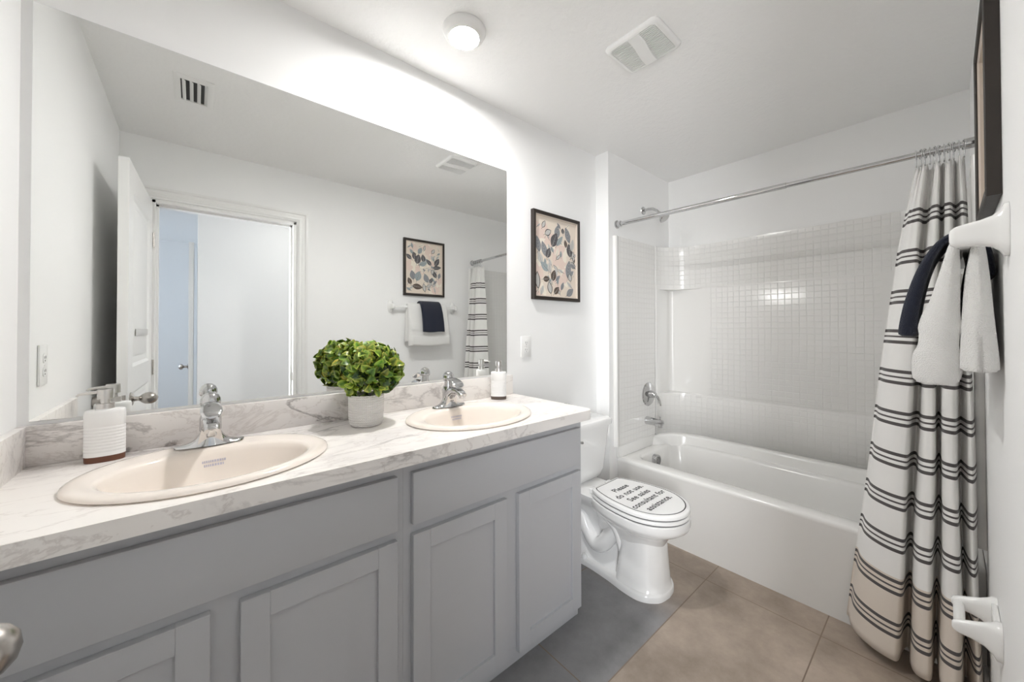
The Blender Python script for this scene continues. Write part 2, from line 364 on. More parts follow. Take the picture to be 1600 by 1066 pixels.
# ------------------------------------------------------------------ entry door standing open along the left wall
def build_door():
    root = empty('door_1', (DX0+0.005, W+0.006, 0)); struct(root, 'white panelled entry door standing open')
    Wd, Hd, T = 0.752, 2.045, 0.035
    # local: x = along the leaf from the hinge, y = thickness; the leaf swings into the room
    b = B(); s = 0.115
    def panel_face(ysurf, sgn):
        fr = [(0, Wd, 0.012, 0.25), (0, Wd, 0.98, 1.10), (0, Wd, Hd-0.13, Hd)]
    def frame(x0, x1, z0, z1): box(b, x0, x1, 0, T, z0, z1)
    frame(0, s, 0.012, Hd); frame(Wd-s, Wd, 0.012, Hd)
    for z0, z1 in ((0.012, 0.25), (0.98, 1.10), (Hd-0.13, Hd)): frame(s, Wd-s, z0, z1)
    for z0, z1 in ((0.25, 0.98), (1.10, Hd-0.13)):
        box(b, s, Wd-s, 0.009, T-0.009, z0, z1)
        for q in (0, 1):
            yf = 0.0 if q == 0 else T; yr = 0.009 if q == 0 else T-0.009
            loft(b, [[(s, yf, z0), (Wd-s, yf, z0), (Wd-s, yf, z1), (s, yf, z1)],
                     [(s+0.014, yr, z0+0.014), (Wd-s-0.014, yr, z0+0.014), (Wd-s-0.014, yr, z1-0.014), (s+0.014, yr, z1-0.014)]], False, False)
            m_ = 0.045; yp = 0.003 if q == 0 else T-0.003
            loft(b, [[(s+m_, yr, z0+m_), (Wd-s-m_, yr, z0+m_), (Wd-s-m_, yr, z1-m_), (s+m_, yr, z1-m_)],
                     [(s+m_+.02, yp, z0+m_+.02), (Wd-s-m_-.02, yp, z0+m_+.02), (Wd-s-m_-.02, yp, z1-m_-.02), (s+m_+.02, yp, z1-m_-.02)]], False, True)
    leaf = finish('door_leaf', b, 'door', root, smooth=20)
    # egg knobs, axis along local y (toward the room is -y local)
    kx, kz = Wd-0.062, 0.957
    for q, sg in ((0, -1), (1, 1)):
        b = B(); y0 = 0.0 if q == 0 else T
        lathe(b, [(0.0, y0), (0.031, y0), (0.032, y0+sg*0.004), (0.026, y0+sg*0.010), (0.011, y0+sg*0.014), (0.0095, y0+sg*0.026), (0.013, y0+sg*0.033),
                  (0.020, y0+sg*0.040), (0.0255, y0+sg*0.050), (0.0275, y0+sg*0.062), (0.026, y0+sg*0.074), (0.021, y0+sg*0.084), (0.013, y0+sg*0.091), (0.0, y0+sg*0.0945)], kx, kz, 32, 'y')
        finish('door_knob', b, 'nickel', root)
        if q == 1: break
    b = B(); box(b, Wd-0.0002, Wd+0.001, 0.006, T-0.006, kz-0.028, kz+0.028, 0.0004); finish('latch_plate', b, 'nickel', root)
    for z in (0.25, 1.05, 1.82):
        b = B(); lathe(b, [(0.006, z-0.045), (0.006, z+0.045)], -0.004, -0.004, 10); finish('hinge', b, 'nickel', root)
    b = B(); box(b, 0.18, 0.56, -0.002, -0.0001, 1.245, 1.28, 0.0005); sp_ = finish('metal_plate', b, 'steel', root); sp_['label'] = 'small grey plate on the door face'
    return root
dr = build_door()
dr.rotation_euler = (0, 0, math.radians(92.1))

# far bedroom door seen edge-on past the hall
root = empty('door_2', (-0.035, -2.80, 0)); struct(root, 'white bedroom door open beyond the hall')
b = B(); box(b, -0.012, 0.023, -0.74, 0, 0.01, 2.05, 0.002); finish('door_leaf', b, 'door', root)
b = B(); lathe(b, [(0.0, -0.012), (0.028, -0.013), (0.010, -0.022), (0.010, -0.04), (0.024, -0.052), (0.026, -0.064), (0.012, -0.076), (0.0, -0.078)], -0.07, 0.95, 20, 'x'); finish('door_knob', b, 'nickel', root)

# ------------------------------------------------------------------ vanity cabinets
FY = -0.462   # face-frame plane; doors proud to -0.482
def cabinet(x0, x1, doors, label):
    root = empty('vanity_cabinet', ((x0+x1)/2, -0.23, 0)); tag(root, label, 'cabinet', 'vanity base cabinets'); ox, oy = root.location.x, root.location.y
    def L(bm):
        bmesh.ops.translate(bm, verts=bm.verts[:], vec=(-ox, -oy, 0)); return bm
    b = B()
    t = 0.018
    box(b, x0, x0+t, FY+0.02, -0.002, 0.0, 0.887); box(b, x1-t, x1, FY+0.02, -0.002, 0.0, 0.887)
    box(b, x0+t, x1-t, -0.02, -0.002, 0.0, 0.80); box(b, x0+t, x1-t, FY+0.02, -0.02, 0.06, 0.078)
    finish('carcass', L(b), 'cab', root, smooth=0)
    b = B(); fz0 = 0.045
    box(b, x0, x0+0.035, FY, FY+0.0195, fz0, 0.887); box(b, x1-0.035, x1, FY, FY+0.0195, fz0, 0.887)
    box(b, x0+0.035, x1-0.035, FY, FY+0.0195, 0.835, 0.887); box(b, x0+0.035, x1-0.035, FY, FY+0.0195, 0.645, 0.70); box(b, x0+0.035, x1-0.035, FY, FY+0.0195, fz0, 0.085)
    mid = (doors[0][1]+doors[1][0])/2; box(b, mid-0.038, mid+0.038, FY+0.0004, FY+0.0195, 0.085, 0.645)
    finish('face_frame', L(b), 'cab', root, smooth=0)
    b = B(); box(b, x0+0.002, x1-0.002, FY+0.021, FY+0.036, 0.0, 0.058); finish('toe_kick', L(b), 'cab', root, smooth=0)
    b = B(); box(b, doors[0][0], doors[1][1], FY-0.020, FY-0.0002, 0.6855, 0.8425, 0.002); finish('drawer_front', L(b), 'cab', root)
    for a, c in doors:
        b = B(); z0, z1, y0, y1, s = 0.066, 0.6565, FY-0.020, FY-0.0002, 0.057
        box(b, a, a+s, y0, y1, z0, z1, 0.0012, 1); box(b, c-s, c, y0, y1, z0, z1, 0.0012, 1)
        box(b, a+s, c-s, y0, y1, z0, z0+s, 0.0008, 1); box(b, a+s, c-s, y0, y1, z1-s, z1, 0.0008, 1)
        d = finish('door', L(b), 'cab', root, smooth=20)
        b = B(); box(b, a+s-0.004, c-s+0.004, y0+0.0105, y1-0.004, z0+s-0.004, z1-s+0.004); finish('door_panel', L(b), 'cab', d, smooth=0)
    return root
cabinet(X0+0.0015, 0.4748, [(-0.325, 0.028), (0.081, 0.451)], 'grey vanity cabinet against the left wall under the nearer sink')
cabinet(0.4752, 1.3070, [(0.4993, 0.8653), (0.9224, 1.2835)], 'grey vanity cabinet beside the toilet under the farther sink')

# ------------------------------------------------------------------ countertop
CZ, CT, CY, CX1 = 0.928, 0.0405, -0.5355, 1.305
S1, S2, SA, SB = (0.042, -0.292), (0.842, -0.285), 0.262, 0.212
def counter():
    root = empty('countertop', (0.48, -0.27, CZ)); tag(root, 'white and grey marble pattern countertop with backsplash on the grey vanity', 'countertop')
    T0 = Matrix.Translation((-0.48, 0.27, -CZ))
    b = B()
    r = 0.035
    out = [(X0+0.001, -0.001), (X0+0.001, CY)]
    for i in range(9):
        t = math.radians(-90 + 90*i/8); out.append((CX1-r + r*math.cos(t), CY+r + r*math.sin(t)))
    out.append((CX1, -0.001))
    loops = [out]
    for c in (S1, S2):
        loops.append([(c[0]+(SA-0.025)*math.cos(2*PI*i/48), c[1]+(SB-0.025)*math.sin(2*PI*i/48)) for i in range(48)])
    es = []
    for lp in loops:
        vs = [b.verts.new((x, y, CZ)) for x, y in lp]
        for i in range(len(vs)): es.append(b.edges.new((vs[i], vs[(i+1) % len(vs)])))
    g = bmesh.ops.triangle_fill(b, use_beauty=True, use_dissolve=False, edges=es)
    fs = [f for f in b.faces]
    ex = bmesh.ops.extrude_face_region(b, geom=fs)
    bmesh.ops.translate(b, verts=[v for v in ex['geom'] if isinstance(v, bmesh.types.BMVert)], vec=(0, 0, -CT))
    b.transform(T0); finish('counter_slab', b, 'marble', root, smooth=30)
    b = B(); box(b, X0+0.001, 1.290, -0.0195, -0.0005, CZ+0.0002, 1.030, 0.0015); b.transform(T0); finish('backsplash', b, 'marble', root)
    b = B(); box(b, X0+0.001, X0+0.0195, CY+0.003, -0.020, CZ+0.0002, 1.030, 0.0015); b.transform(T0); finish('side_splash', b, 'marble', root)
counter()

# ------------------------------------------------------------------ sinks
def sink(c, label):
    root = empty('oval_sink', (c[0], c[1], CZ)); tag(root, label, 'sink', 'oval drop-in sinks')
    b = B(); R = []
    prof = [(0.235, 0.185, 0.0, -0.004), (SA-0.004, SB-0.004, 0, 0.0005), (SA, SB, 0, 0.004), (SA-0.002, SB-0.002, 0, 0.009), (SA-0.009, SB-0.009, 0, 0.0125), (SA-0.02, SB-0.02, 0, 0.0140),
            (SA-0.036, SB-0.032, -0.004, 0.0125), (0.214, 0.160, -0.016, 0.0105), (0.207, 0.151, -0.022, 0.009), (0.203, 0.147, -0.024, 0.004), (0.198, 0.142, -0.025, -0.008), (0.188, 0.133, -0.026, -0.04), (0.170, 0.118, -0.026, -0.08),
            (0.135, 0.092, -0.024, -0.112), (0.085, 0.06, -0.022, -0.128), (0.03, 0.03, -0.02, -0.133)]
    for a, bb, dy, z in prof: R.append(circle(0, dy, z, a, 72, bb))
    loft(b, R, False, False)
    # outside of the bowl under the counter
    loft(b, [circle(0, 0, -0.004, 0.235, 72, 0.185), circle(0, -0.02, -0.06, 0.205, 72, 0.15), circle(0, -0.02, -0.13, 0.12, 72, 0.09), circle(0, -0.02, -0.145, 0.03, 72, 0.03)], False, True)
    bowl = finish('basin', b, 'biscuit', root, smooth=60)
    b = B(); lathe(b, [(0.0, -0.1345), (0.031, -0.134), (0.030, -0.130), (0.022, -0.1295), (0.020, -0.127), (0.0, -0.125)], 0, -0.02, 24); finish('drain', b, 'chrome', root)
    # maker's sticker printed at the back of the bowl: flat grey lettering bars
    b = B(); rr = random.Random(4); x = -0.026
    for row in range(2):
        x = -0.026 + 0.004*row
        while x < 0.026 - 0.006*row:
            wd = rr.uniform(0.002, 0.0045); z0 = -0.020 - row*0.010
            ysurf = -0.025 + 0.142*math.sqrt(max(0, 1-(x/0.198)**2)) 
            def Y(z): return -0.0255 + (0.142 + (z+0.008)*0.28)*math.sqrt(1-(x/0.195)**2) - 0.0012
            vs = [b.verts.new(p) for p in ((x, Y(z0), z0), (x+wd, Y(z0), z0), (x+wd, Y(z0-0.006), z0-0.006), (x, Y(z0-0.006), z0-0.006))]
            b.faces.new(vs); x += wd + 0.0018
    finish('printed_mark', b, 'label', root, smooth=0)
    return root
sink(S1, 'cream oval drop-in sink nearest the left wall')
sink(S2, 'cream oval drop-in sink at the toilet end of the counter')

# ------------------------------------------------------------------ faucets
def faucet(x, y, label, handle_turn=0.0):
    z0 = CZ + 0.0138
    root = empty('bathroom_faucet', (x, y, z0)); tag(root, label, 'faucet', 'single handle chrome faucets')
    b = B()
    # winged base: sections along x
    secs = []
    for i in range(33):
        u = -1 + 2*i/32; X = u*0.079
        hgt = 0.006 + 0.052*math.exp(-(abs(u)/0.34)**2.2) + 0.008*(1-abs(u))
        wd = 0.0225*(1-abs(u)**3.2)**0.5 + 0.003 + 0.004*math.exp(-(u/0.35)**2)
        ring = []
        for k in range(20):
            t = 2*PI*k/20; c, s = math.cos(t), math.sin(t)
            yy = wd*math.copysign(abs(c)**0.8, c); zz = max(0, s)**0.75*hgt if s > 0 else 0
            ring.append((X, yy*(1-0.35*max(0, s)) , zz))
        secs.append(ring)
    loft(b, secs)
    # spout: sweeps from the body forward and down, broad and flat-faced
    sp = []
    path = [(0.004, 0.030, 0.023, 0.026), (-0.010, 0.050, 0.023, 0.024), (-0.030, 0.066, 0.022, 0.019), (-0.055, 0.074, 0.021, 0.014), (-0.080, 0.073, 0.019, 0.012), (-0.100, 0.066, 0.018, 0.011), (-0.112, 0.058, 0.017, 0.010)]
    for i, (yy, zz, hw, hh) in enumerate(path):
        a = path[max(i-1, 0)]; c = path[min(i+1, len(path)-1)]
        d = Vector((0, c[0]-a[0], c[1]-a[1])).normalized(); nrm = Vector((0, -d.z, d.y))
        if i == 0: nrm = Vector((0, 1, 0.3)).normalized()
        ring = []
        for k in range(24):
            t = 2*PI*k/24; cc, s = math.cos(t), math.sin(t)
            ring.append(tuple(Vector((hw*math.copysign(abs(cc)**0.7, cc), yy, zz)) + nrm*hh*math.copysign(abs(s)**0.8, s)))
        sp.append(ring)
    loft(b, sp)
    # apron plate in front of the body
    loft(b, [[(-0.030, -0.023, 0.0), (0.030, -0.023, 0.0), (0.030, 0.018, 0.0), (-0.030, 0.018, 0.0)],
             [(-0.026, -0.026, 0.025), (0.026, -0.026, 0.025), (0.024, 0.015, 0.028), (-0.024, 0.015, 0.028)],
             [(-0.021, -0.030, 0.048), (0.021, -0.030, 0.048), (0.019, 0.010, 0.055), (-0.019, 0.010, 0.055)]])
    lathe(b, [(0.0255, 0.040), (0.0255, 0.075), (0.022, 0.085)], 0, 0.004, 28)
    finish('faucet_body', b, 'chrome', root, smooth=40)
    b = B(); lathe(b, [(0.0, 0.046), (0.011, 0.0455), (0.0115, 0.062), (0.0, 0.063)], 0, -0.104, 20); finish('aerator', b, 'chrome', root)
    # handle: neck, domed cap, lever reaching forward
    b = B()
    lathe(b, [(0.0, 0.083), (0.0195, 0.083), (0.018, 0.098), (0.0185, 0.112), (0.0, 0.112)], 0, 0.004, 28)
    lathe(b, [(0.0, 0.1135), (0.0235, 0.1135), (0.0245, 0.120), (0.0235, 0.131), (0.019, 0.141), (0.011, 0.1475), (0.004, 0.1495), (0.0, 0.150)], 0, 0.004, 32)
    lv = [(0.0, -0.008, 0.116, 0.016, 0.008), (0.0, -0.024, 0.119, 0.0165, 0.007), (0.0, -0.042, 0.118, 0.018, 0.006), (0.0, -0.060, 0.112, 0.0205, 0.005), (0.0, -0.076, 0.104, 0.021, 0.0045), (0.0, -0.088, 0.096, 0.017, 0.004), (0.0, -0.093, 0.092, 0.008, 0.003)]
    loft(b, [[(lx + 1.18*hw*math.cos(2*PI*k/16), ly, lz + hh*math.sin(2*PI*k/16)) for k in range(16)] for lx, ly, lz, hw, hh in lv])
    bmesh.ops.rotate(b, verts=b.verts[:], cent=(0, 0.004, 0.1), matrix=Matrix.Rotation(handle_turn, 3, 'Z'))
    hd = finish('handle', b, 'chrome', root, smooth=45)
    b = B(); lathe(b, [(0.0, 0.1121), (0.0228, 0.1121), (0.0228, 0.1134), (0.0, 0.1134)], 0, 0.004, 28); finish('seal_ring', b, 'rubber_and_shade', root)
    # small maker's mark on the apron plate
    b = B()
    pts = [(-0.012, 0), (-0.009, 0.0024), (-0.004, 0.0024), (0, 0.0012), (0.004, 0.0024), (0.009, 0.0024), (0.012, 0), (0.009, -0.0024), (0.004, -0.0024), (0, -0.0012), (-0.004, -0.0024), (-0.009, -0.0024)]
    vs = [b.verts.new((px*0.8, -0.0262 - pz*0.18, 0.026+pz)) for px, pz in pts]; b.faces.new(vs)
    finish('maker_mark', b, 'rubber_and_shade', root, smooth=0)
    return root
faucet(0.035, -0.125, 'chrome single handle faucet behind the sink nearest the left wall')
faucet(0.838, -0.118, 'chrome single handle faucet behind the sink at the toilet end')

# ------------------------------------------------------------------ soap dispensers
def soap(x, y, rz, label, wood, prz=0.0):
    root = empty('soap_dispenser', (x, y, CZ+0.0003), rz); tag(root, label, 'soap dispenser', 'white ribbed soap dispensers')
    a, c, P = 0.0385, 0.026, 2.4
    b = B(); R = []
    zz = [(0.0155, 1.0)]
    for i in range(9):
        z = 0.024 + i*0.0082; zz += [(z, 1.0), (z+0.0022, 0.975), (z+0.0034, 1.0)]
    zz += [(0.118, 1.0), (0.128, 0.995), (0.1325, 0.975), (0.1345, 0.94)]
    loft(b, [circle(0, 0, z, a*k, 48, c*k, P) for z, k in zz])
    finish('bottle', b, 'bottle', root, smooth=50)
    b = B(); loft(b, [circle(0, 0, 0, a-0.001, 48, c-0.001, P), circle(0, 0, 0.0155, a, 48, c, P)]); finish('base', b, wood, root)
    b = B(); lathe(b, [(0.0, 0.1345), (0.0175, 0.1345), (0.0175, 0.151), (0.0, 0.151)], 0, 0, 28)
    lathe(b, [(0.0, 0.151), (0.0095, 0.151), (0.0095, 0.163), (0.0, 0.163)], 0, 0, 20)
    lathe(b, [(0.0, 0.163), (0.0155, 0.163), (0.0155, 0.186), (0.0145, 0.188), (0.0, 0.188)], 0, 0, 28)
    tube(b, [(-0.010, 0, 0.181), (-0.035, 0, 0.1795), (-0.047, 0, 0.178), (-0.051, 0, 0.173)], [0.0042, 0.0036, 0.0032, 0.003], 12)
    b.transform(Matrix.Rotation(prz, 4, 'Z')); finish('pump', b, 'steel', root, smooth=40)
    b = B(); tube(b, [(0.0, 0.0, 0.130), (0.0, 0.0, 0.137)], 0.019, 24)
    finish('collar', b, 'bottle', root)
    return root
soap(-0.181, -0.066, math.radians(2), 'white ribbed soap dispenser with brown wood base beside the left wall splash', 'wood')
MT['darkwood'] = new_mat('dark_wood', srgb(92, 78, 70), 0.45)
soap(1.146, -0.078, math.radians(-42), 'white ribbed soap dispenser with dark base at the toilet end of the counter', 'darkwood', math.radians(-75))

# ------------------------------------------------------------------ potted boxwood ball
def knit_bump(m):
    n, l, b = nodes(m); tc = n.new('ShaderNodeTexCoord')
    mp = n.new('ShaderNodeMapping'); l.new(tc.outputs['UV'], mp.inputs['Vector'])
    sp = n.new('ShaderNodeSeparateXYZ'); l.new(tc.outputs['UV'], sp.inputs[0])
    a = math_node(n, l, 'MULTIPLY', sp.outputs[0], 56*2*PI); a = math_node(n, l, 'SINE', a)
    c = math_node(n, l, 'MULTIPLY', sp.outputs[1], 14*2*PI); sh = math_node(n, l, 'MULTIPLY', a, 0.9); c = math_node(n, l, 'ADD', c, sh); c = math_node(n, l, 'SINE', c)
    bp = n.new('ShaderNodeBump'); bp.inputs['Distance'].default_value = 0.0015; bp.inputs['Strength'].default_value = 0.8
    l.new(c, bp.inputs['Height']); l.new(bp.outputs[0], b.inputs['Normal'])
knit_bump(MT['knit'])
def leaf_ball(b, cx, cy, cz, rx, rz, count, seed, L0=0.034, cols=None):
    col = b.loops.layers.color.new('Col'); rr = random.Random(seed)
    for i in range(count):
        k = (i+0.5)/count; ph = math.acos(1-2*k*0.93); th = i*2.39996 + rr.uniform(-.2, .2)
        layer = rr.choice((0.62, 0.74, 0.84, 0.90, 0.93))
        d = Vector((math.sin(ph)*math.cos(th), math.sin(ph)*math.sin(th), math.cos(ph)))
        root = Vector((cx+d.x*rx*(layer-0.16), cy+d.y*rx*(layer-0.16), cz+d.z*rz*(layer-0.16)))
        t = Vector((rr.uniform(-1, 1), rr.uniform(-1, 1), rr.uniform(-1, 1))).normalized()
        ax = (d*1.0 + t*0.75 + Vector((0, 0, 0.15))).normalized(); side = ax.cross(d + t*0.3).normalized(); nr = side.cross(ax)
        if nr.dot(d) < 0: nr = -nr
        L = L0*rr.uniform(0.8, 1.2); wd = L*rr.uniform(0.34, 0.44)
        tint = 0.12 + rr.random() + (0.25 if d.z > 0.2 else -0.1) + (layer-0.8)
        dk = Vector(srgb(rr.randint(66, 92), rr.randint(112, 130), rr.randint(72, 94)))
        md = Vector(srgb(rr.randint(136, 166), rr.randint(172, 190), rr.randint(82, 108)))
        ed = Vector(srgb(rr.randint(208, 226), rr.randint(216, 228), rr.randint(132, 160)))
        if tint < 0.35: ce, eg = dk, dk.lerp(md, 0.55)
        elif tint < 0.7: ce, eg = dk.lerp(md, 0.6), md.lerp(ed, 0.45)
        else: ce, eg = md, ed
        prof = [(0.0, 0.06), (0.18, 0.55), (0.42, 0.97), (0.66, 0.95), (0.86, 0.6), (1.0, 0.05)]
        rows = []
        for s, wv in prof:
            c0 = root + ax*L*s + nr*(0.22*L*math.sin(s*PI) - 0.14*L*s*s)
            rows.append([b.verts.new(c0 + side*wd*wv*q + nr*wd*0.28*abs(q)*wv) for q in (-1, 0, 1)])
        for r0, r1, s in zip(rows[:-1], rows[1:], range(5)):
            for q in (0, 1):
                f = b.faces.new((r0[q], r0[q+1], r1[q+1], r1[q]))
                for lp in f.loops:
                    edge = lp.vert in (r0[0], r0[2], r1[0], r1[2]) or (s == 4 and lp.vert in r1)
                    cc = eg if edge else ce
                    lp[col] = (cc.x, cc.y, cc.z, 1)
def potted_plant():
    px, py, pz = 0.474, -0.150, CZ+0.0003
    root = empty('potted_boxwood', (px, py, pz)); tag(root, 'round green and yellow leafed faux boxwood ball in a white textured pot', 'plant')
    b = B()
    prof = [(0.046, 0.0), (0.053, 0.003), (0.0575, 0.012), (0.060, 0.035), (0.0605, 0.07), (0.0605, 0.108), (0.0595, 0.112), (0.0565, 0.112), (0.055, 0.106), (0.055, 0.095)]
    V = lathe(b, prof, 0, 0, 64)
    uvl = b.loops.layers.uv.new('UVMap')
    for f in b.faces:
        us = []
        for lp in f.loops:
            a = math.atan2(lp.vert.co.y, lp.vert.co.x)/(2*PI) % 1.0; us.append(a)
        wrap = max(us)-min(us) > 0.5
        for lp, a in zip(f.loops, us): lp[uvl].uv = (a+1 if wrap and a < 0.5 else a, lp.vert.co.z/0.12)
    finish('pot', b, 'knit', root, smooth=40)
    b = B(); lathe(b, [(0.0, 0.090), (0.0548, 0.090), (0.0548, 0.096), (0.02, 0.104), (0.0, 0.106)], 0, 0, 24); finish('soil', b, 'soil', root)
    b = B(); tube(b, [(0, 0, 0.10), (0.002, 0, 0.14), (0, 0.001, 0.2)], 0.006, 8)
    for k in range(14):
        a = k*2.4; d = Vector((math.cos(a)*0.08, math.sin(a)*0.08, 0.04*math.sin(k*1.7)))
        tube(b, [(0, 0, 0.16), tuple(Vector((0, 0, 0.185)) + d*0.5), tuple(Vector((0, 0, 0.205)) + d)], 0.0022, 5)
    finish('stem', b, 'stem', root)
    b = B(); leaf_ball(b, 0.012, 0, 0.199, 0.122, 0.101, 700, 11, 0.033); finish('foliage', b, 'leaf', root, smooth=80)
potted_plant()

# small succulent on the toilet tank, only its tips show over the counter
def succulent():
    root = empty('succulent_plant', (1.62, -0.11, 0.7425)); tag(root, 'small grey green succulent on the toilet tank behind the counter end', 'plant')
    b = B(); lathe(b, [(0.026, 0), (0.034, 0.004), (0.036, 0.06), (0.034, 0.062), (0.031, 0.054), (0.0, 0.052)], 0, 0, 24); finish('pot', b, 'knit', root)
    for nm, mt, seed in (('leaf_cluster', 'succ', 1), ('leaf_cluster', 'succ_dark', 2)):
        b = B(); rr = random.Random(seed)
        for i in range(34):
            a = rr.uniform(0, 2*PI); el = rr.uniform(0.25, 1.4); L = rr.uniform(0.03, 0.052)
            d = Vector((math.cos(a)*math.cos(el), math.sin(a)*math.cos(el), math.sin(el)*0.8)).normalized(); s = d.orthogonal().normalized(); nr = d.cross(s)
            p = Vector((0, 0, 0.058)); rs = []
            for q, r in ((0.1, 0.002), (0.45, 0.006), (0.75, 0.0065), (0.95, 0.003), (1.0, 0.0006)):
                rs.append([tuple(p + d*L*q + s*r*math.cos(t*PI/3) + nr*r*0.5*math.sin(t*PI/3)) for t in range(6)])
            loft(b, rs)
        o = finish(nm, b, mt, root)
        if seed == 2: o['label'] = 'darker green leaves'
succulent()

# ------------------------------------------------------------------ wall mirror
b = B(); box(b, -0.3215, 1.2605, -0.0055, -0.0005, 1.0395, 2.1215, 0.001, 1)
mr = finish('wall_mirror', b, 'mirror', smooth=0)
tag(mr, 'large frameless rectangular mirror on the wall above the marble backsplash', 'mirror')

# ------------------------------------------------------------------ framed art
def art_mat(name, c, r=0.07): return new_mat(name, srgb(*c), r)
AC = {'bg': art_mat('art_ground', (226, 214, 200)), 'pink': art_mat('art_pink', (226, 206, 195)), 'dk': art_mat('art_dark', (88, 86, 88)),
      'gy': art_mat('art_grey', (138, 140, 144)), 'br': art_mat('art_brown', (92, 80, 72)), 'bl': art_mat('art_bluegrey', (152, 162, 164)), 'lt': art_mat('art_light', (196, 194, 190)), 'ln': art_mat('art_line', (70, 66, 64)), 'cr': art_mat('art_cream', (236, 228, 214))}
ACK = list(AC)
def artwork(bm, w, h, leaves, blobs, seed):
    # local: x across, z up, front faces -y; every paint layer sits a hair proud of the paper
    rr = random.Random(seed); lay = [0]
    def poly(pts, k, dy):
        vs = [bm.verts.new((x, -dy, z)) for x, z in pts]
        f = bm.faces.new(vs); f.material_index = ACK.index(k)
    poly([(-w/2, -h/2), (w/2, -h/2), (w/2, h/2), (-w/2, h/2)], 'bg', 0.0)
    def clampx(x): return max(-w/2+0.002, min(w/2-0.002, x))
    def clampz(z): return max(-h/2+0.002, min(h/2-0.002, z))
    n = 0
    for u, v, s in blobs:
        for q in range(3):
            n += 1; cx, cz = (u-0.5)*w + rr.uniform(-.2, .2)*s*w, (0.5-v)*h + rr.uniform(-.2, .2)*s*w
            pts = []
            ph = [rr.uniform(0, 6) for _ in range(3)]
            for i in range(22):
                t = 2*PI*i/22; r = s*w*0.34*(1 + 0.22*math.sin(3*t+ph[0]) + 0.15*math.sin(5*t+ph[1]) + 0.1*math.sin(8*t+ph[2]))
                pts.append((clampx(cx + r*math.cos(t)), clampz(cz + r*math.sin(t)*1.1)))
            poly(pts, 'pink' if q != 1 else 'cr', 0.0001 + n*0.000004)
    extra = []
    for q in range(46):
        u, v = rr.uniform(0.05, 0.95), rr.uniform(0.04, 0.96)
        extra.append((u, v, rr.uniform(0.06, 0.12), rr.uniform(-70, 70), rr.uniform(0.16, 0.3), rr.choice(('lt', 'lt', 'cr', 'bl', 'gy', 'ol'))))
    leaves = extra + list(leaves)
    for i, (u, v, L, ang, wd, k) in enumerate(leaves):
        cx, cz = (u-0.5)*w, (0.5-v)*h; L *= h*1.10; wd *= 0.92; a = math.radians(ang); dx, dz = math.sin(a), math.cos(a); sx, sz = dz, -dx
        def P(s, q): return (clampx(cx + dx*L*s + sx*q), clampz(cz + dz*L*s + sz*q))
        def outline(k0, W_): 
            o = []
            for j in range(11):
                s = -0.5 + j/10; o.append(P(s*k0, W_*math.sin(PI*j/10)**0.8*(1.15-0.3*j/10)))
            for j in range(9, 0, -1):
                s = -0.5 + j/10; o.append(P(s*k0, -W_*math.sin(PI*j/10)**0.8*(1.15-0.3*j/10)))
            return o
        d = 0.0003 + i*0.00001
        if k == 'ol':
            poly(outline(1.0, wd*L), 'ln', d); poly(outline(0.88, wd*L*0.74), 'lt', d+0.000004)
        else:
            poly(outline(1.0, wd*L), k, d)
            poly([P(-0.5, 0.0012), P(0.42, 0.0002), P(0.42, -0.0002), P(-0.5, -0.0012)], 'lt' if k in ('dk', 'br') else 'ln', d+0.000004)
            for j in range(4):
                s = -0.3+0.18*j
                for q in (-1, 1): poly([P(s, 0.0), P(s+0.02, 0.0), P(s+0.14, q*wd*L*0.62)], 'gy' if k in ('dk', 'br') else 'lt', d+0.000003)
        poly([P(-0.5, 0.001), P(-0.68, 0.001+0.01*q_) if False else P(-0.72, 0.0015), P(-0.72, -0.0005), P(-0.5, -0.001)], 'ln', d+0.000002)
def frame_art(loc, rz, leaves, blobs, seed, label):
    w, h, fw, fd = 0.408, 0.512, 0.021, 0.024
    root = empty('framed_art', loc, rz); tag(root, label, 'picture', 'framed leaf prints')
    b = B()
    prof = [(0.0, 0.0), (0.0, fd-0.002), (0.002, fd), (fw-0.003, fd), (fw-0.001, fd-0.003), (fw-0.001, 0.0)]
    cs = [(-1, -1), (1, -1), (1, 1), (-1, 1)]
    rings = [[(sx*(w/2-o), -d, sz*(h/2-o)) for o, d in prof] for sx, sz in cs]; rings.append(rings[0])
    V = loft(b, rings, False, False); bmesh.ops.remove_doubles(b, verts=b.verts[:], dist=1e-6)
    finish('frame', b, 'frame', root, smooth=30)
    b = B(); prof = [(fw-0.001, 0.004), (fw-0.001, fd-0.006), (fw+0.004, fd-0.010), (fw+0.004, 0.004)]
    rings = [[(sx*(w/2-o), -d, sz*(h/2-o)) for o, d in prof] for sx, sz in cs]; rings.append(rings[0])
    loft(b, rings, False, False); bmesh.ops.remove_doubles(b, verts=b.verts[:], dist=1e-6); finish('inner_lip', b, 'framelip', root, smooth=0)
    b = B(); artwork(b, w-2*fw-0.006, h-2*fw-0.006, leaves, blobs, seed)
    bmesh.ops.translate(b, verts=b.verts[:], vec=(0, -0.007, 0))
    me = bpy.data.meshes.new('artwork'); b.to_mesh(me); b.free(); o = link('artwork', me, root, [AC[k] for k in ACK])
    b = B(); box(b, -w/2+fw, w/2-fw, -0.0065, -0.002, -h/2+fw, h/2-fw); finish('backing_board', b, 'framelip', root, smooth=0)
    return root
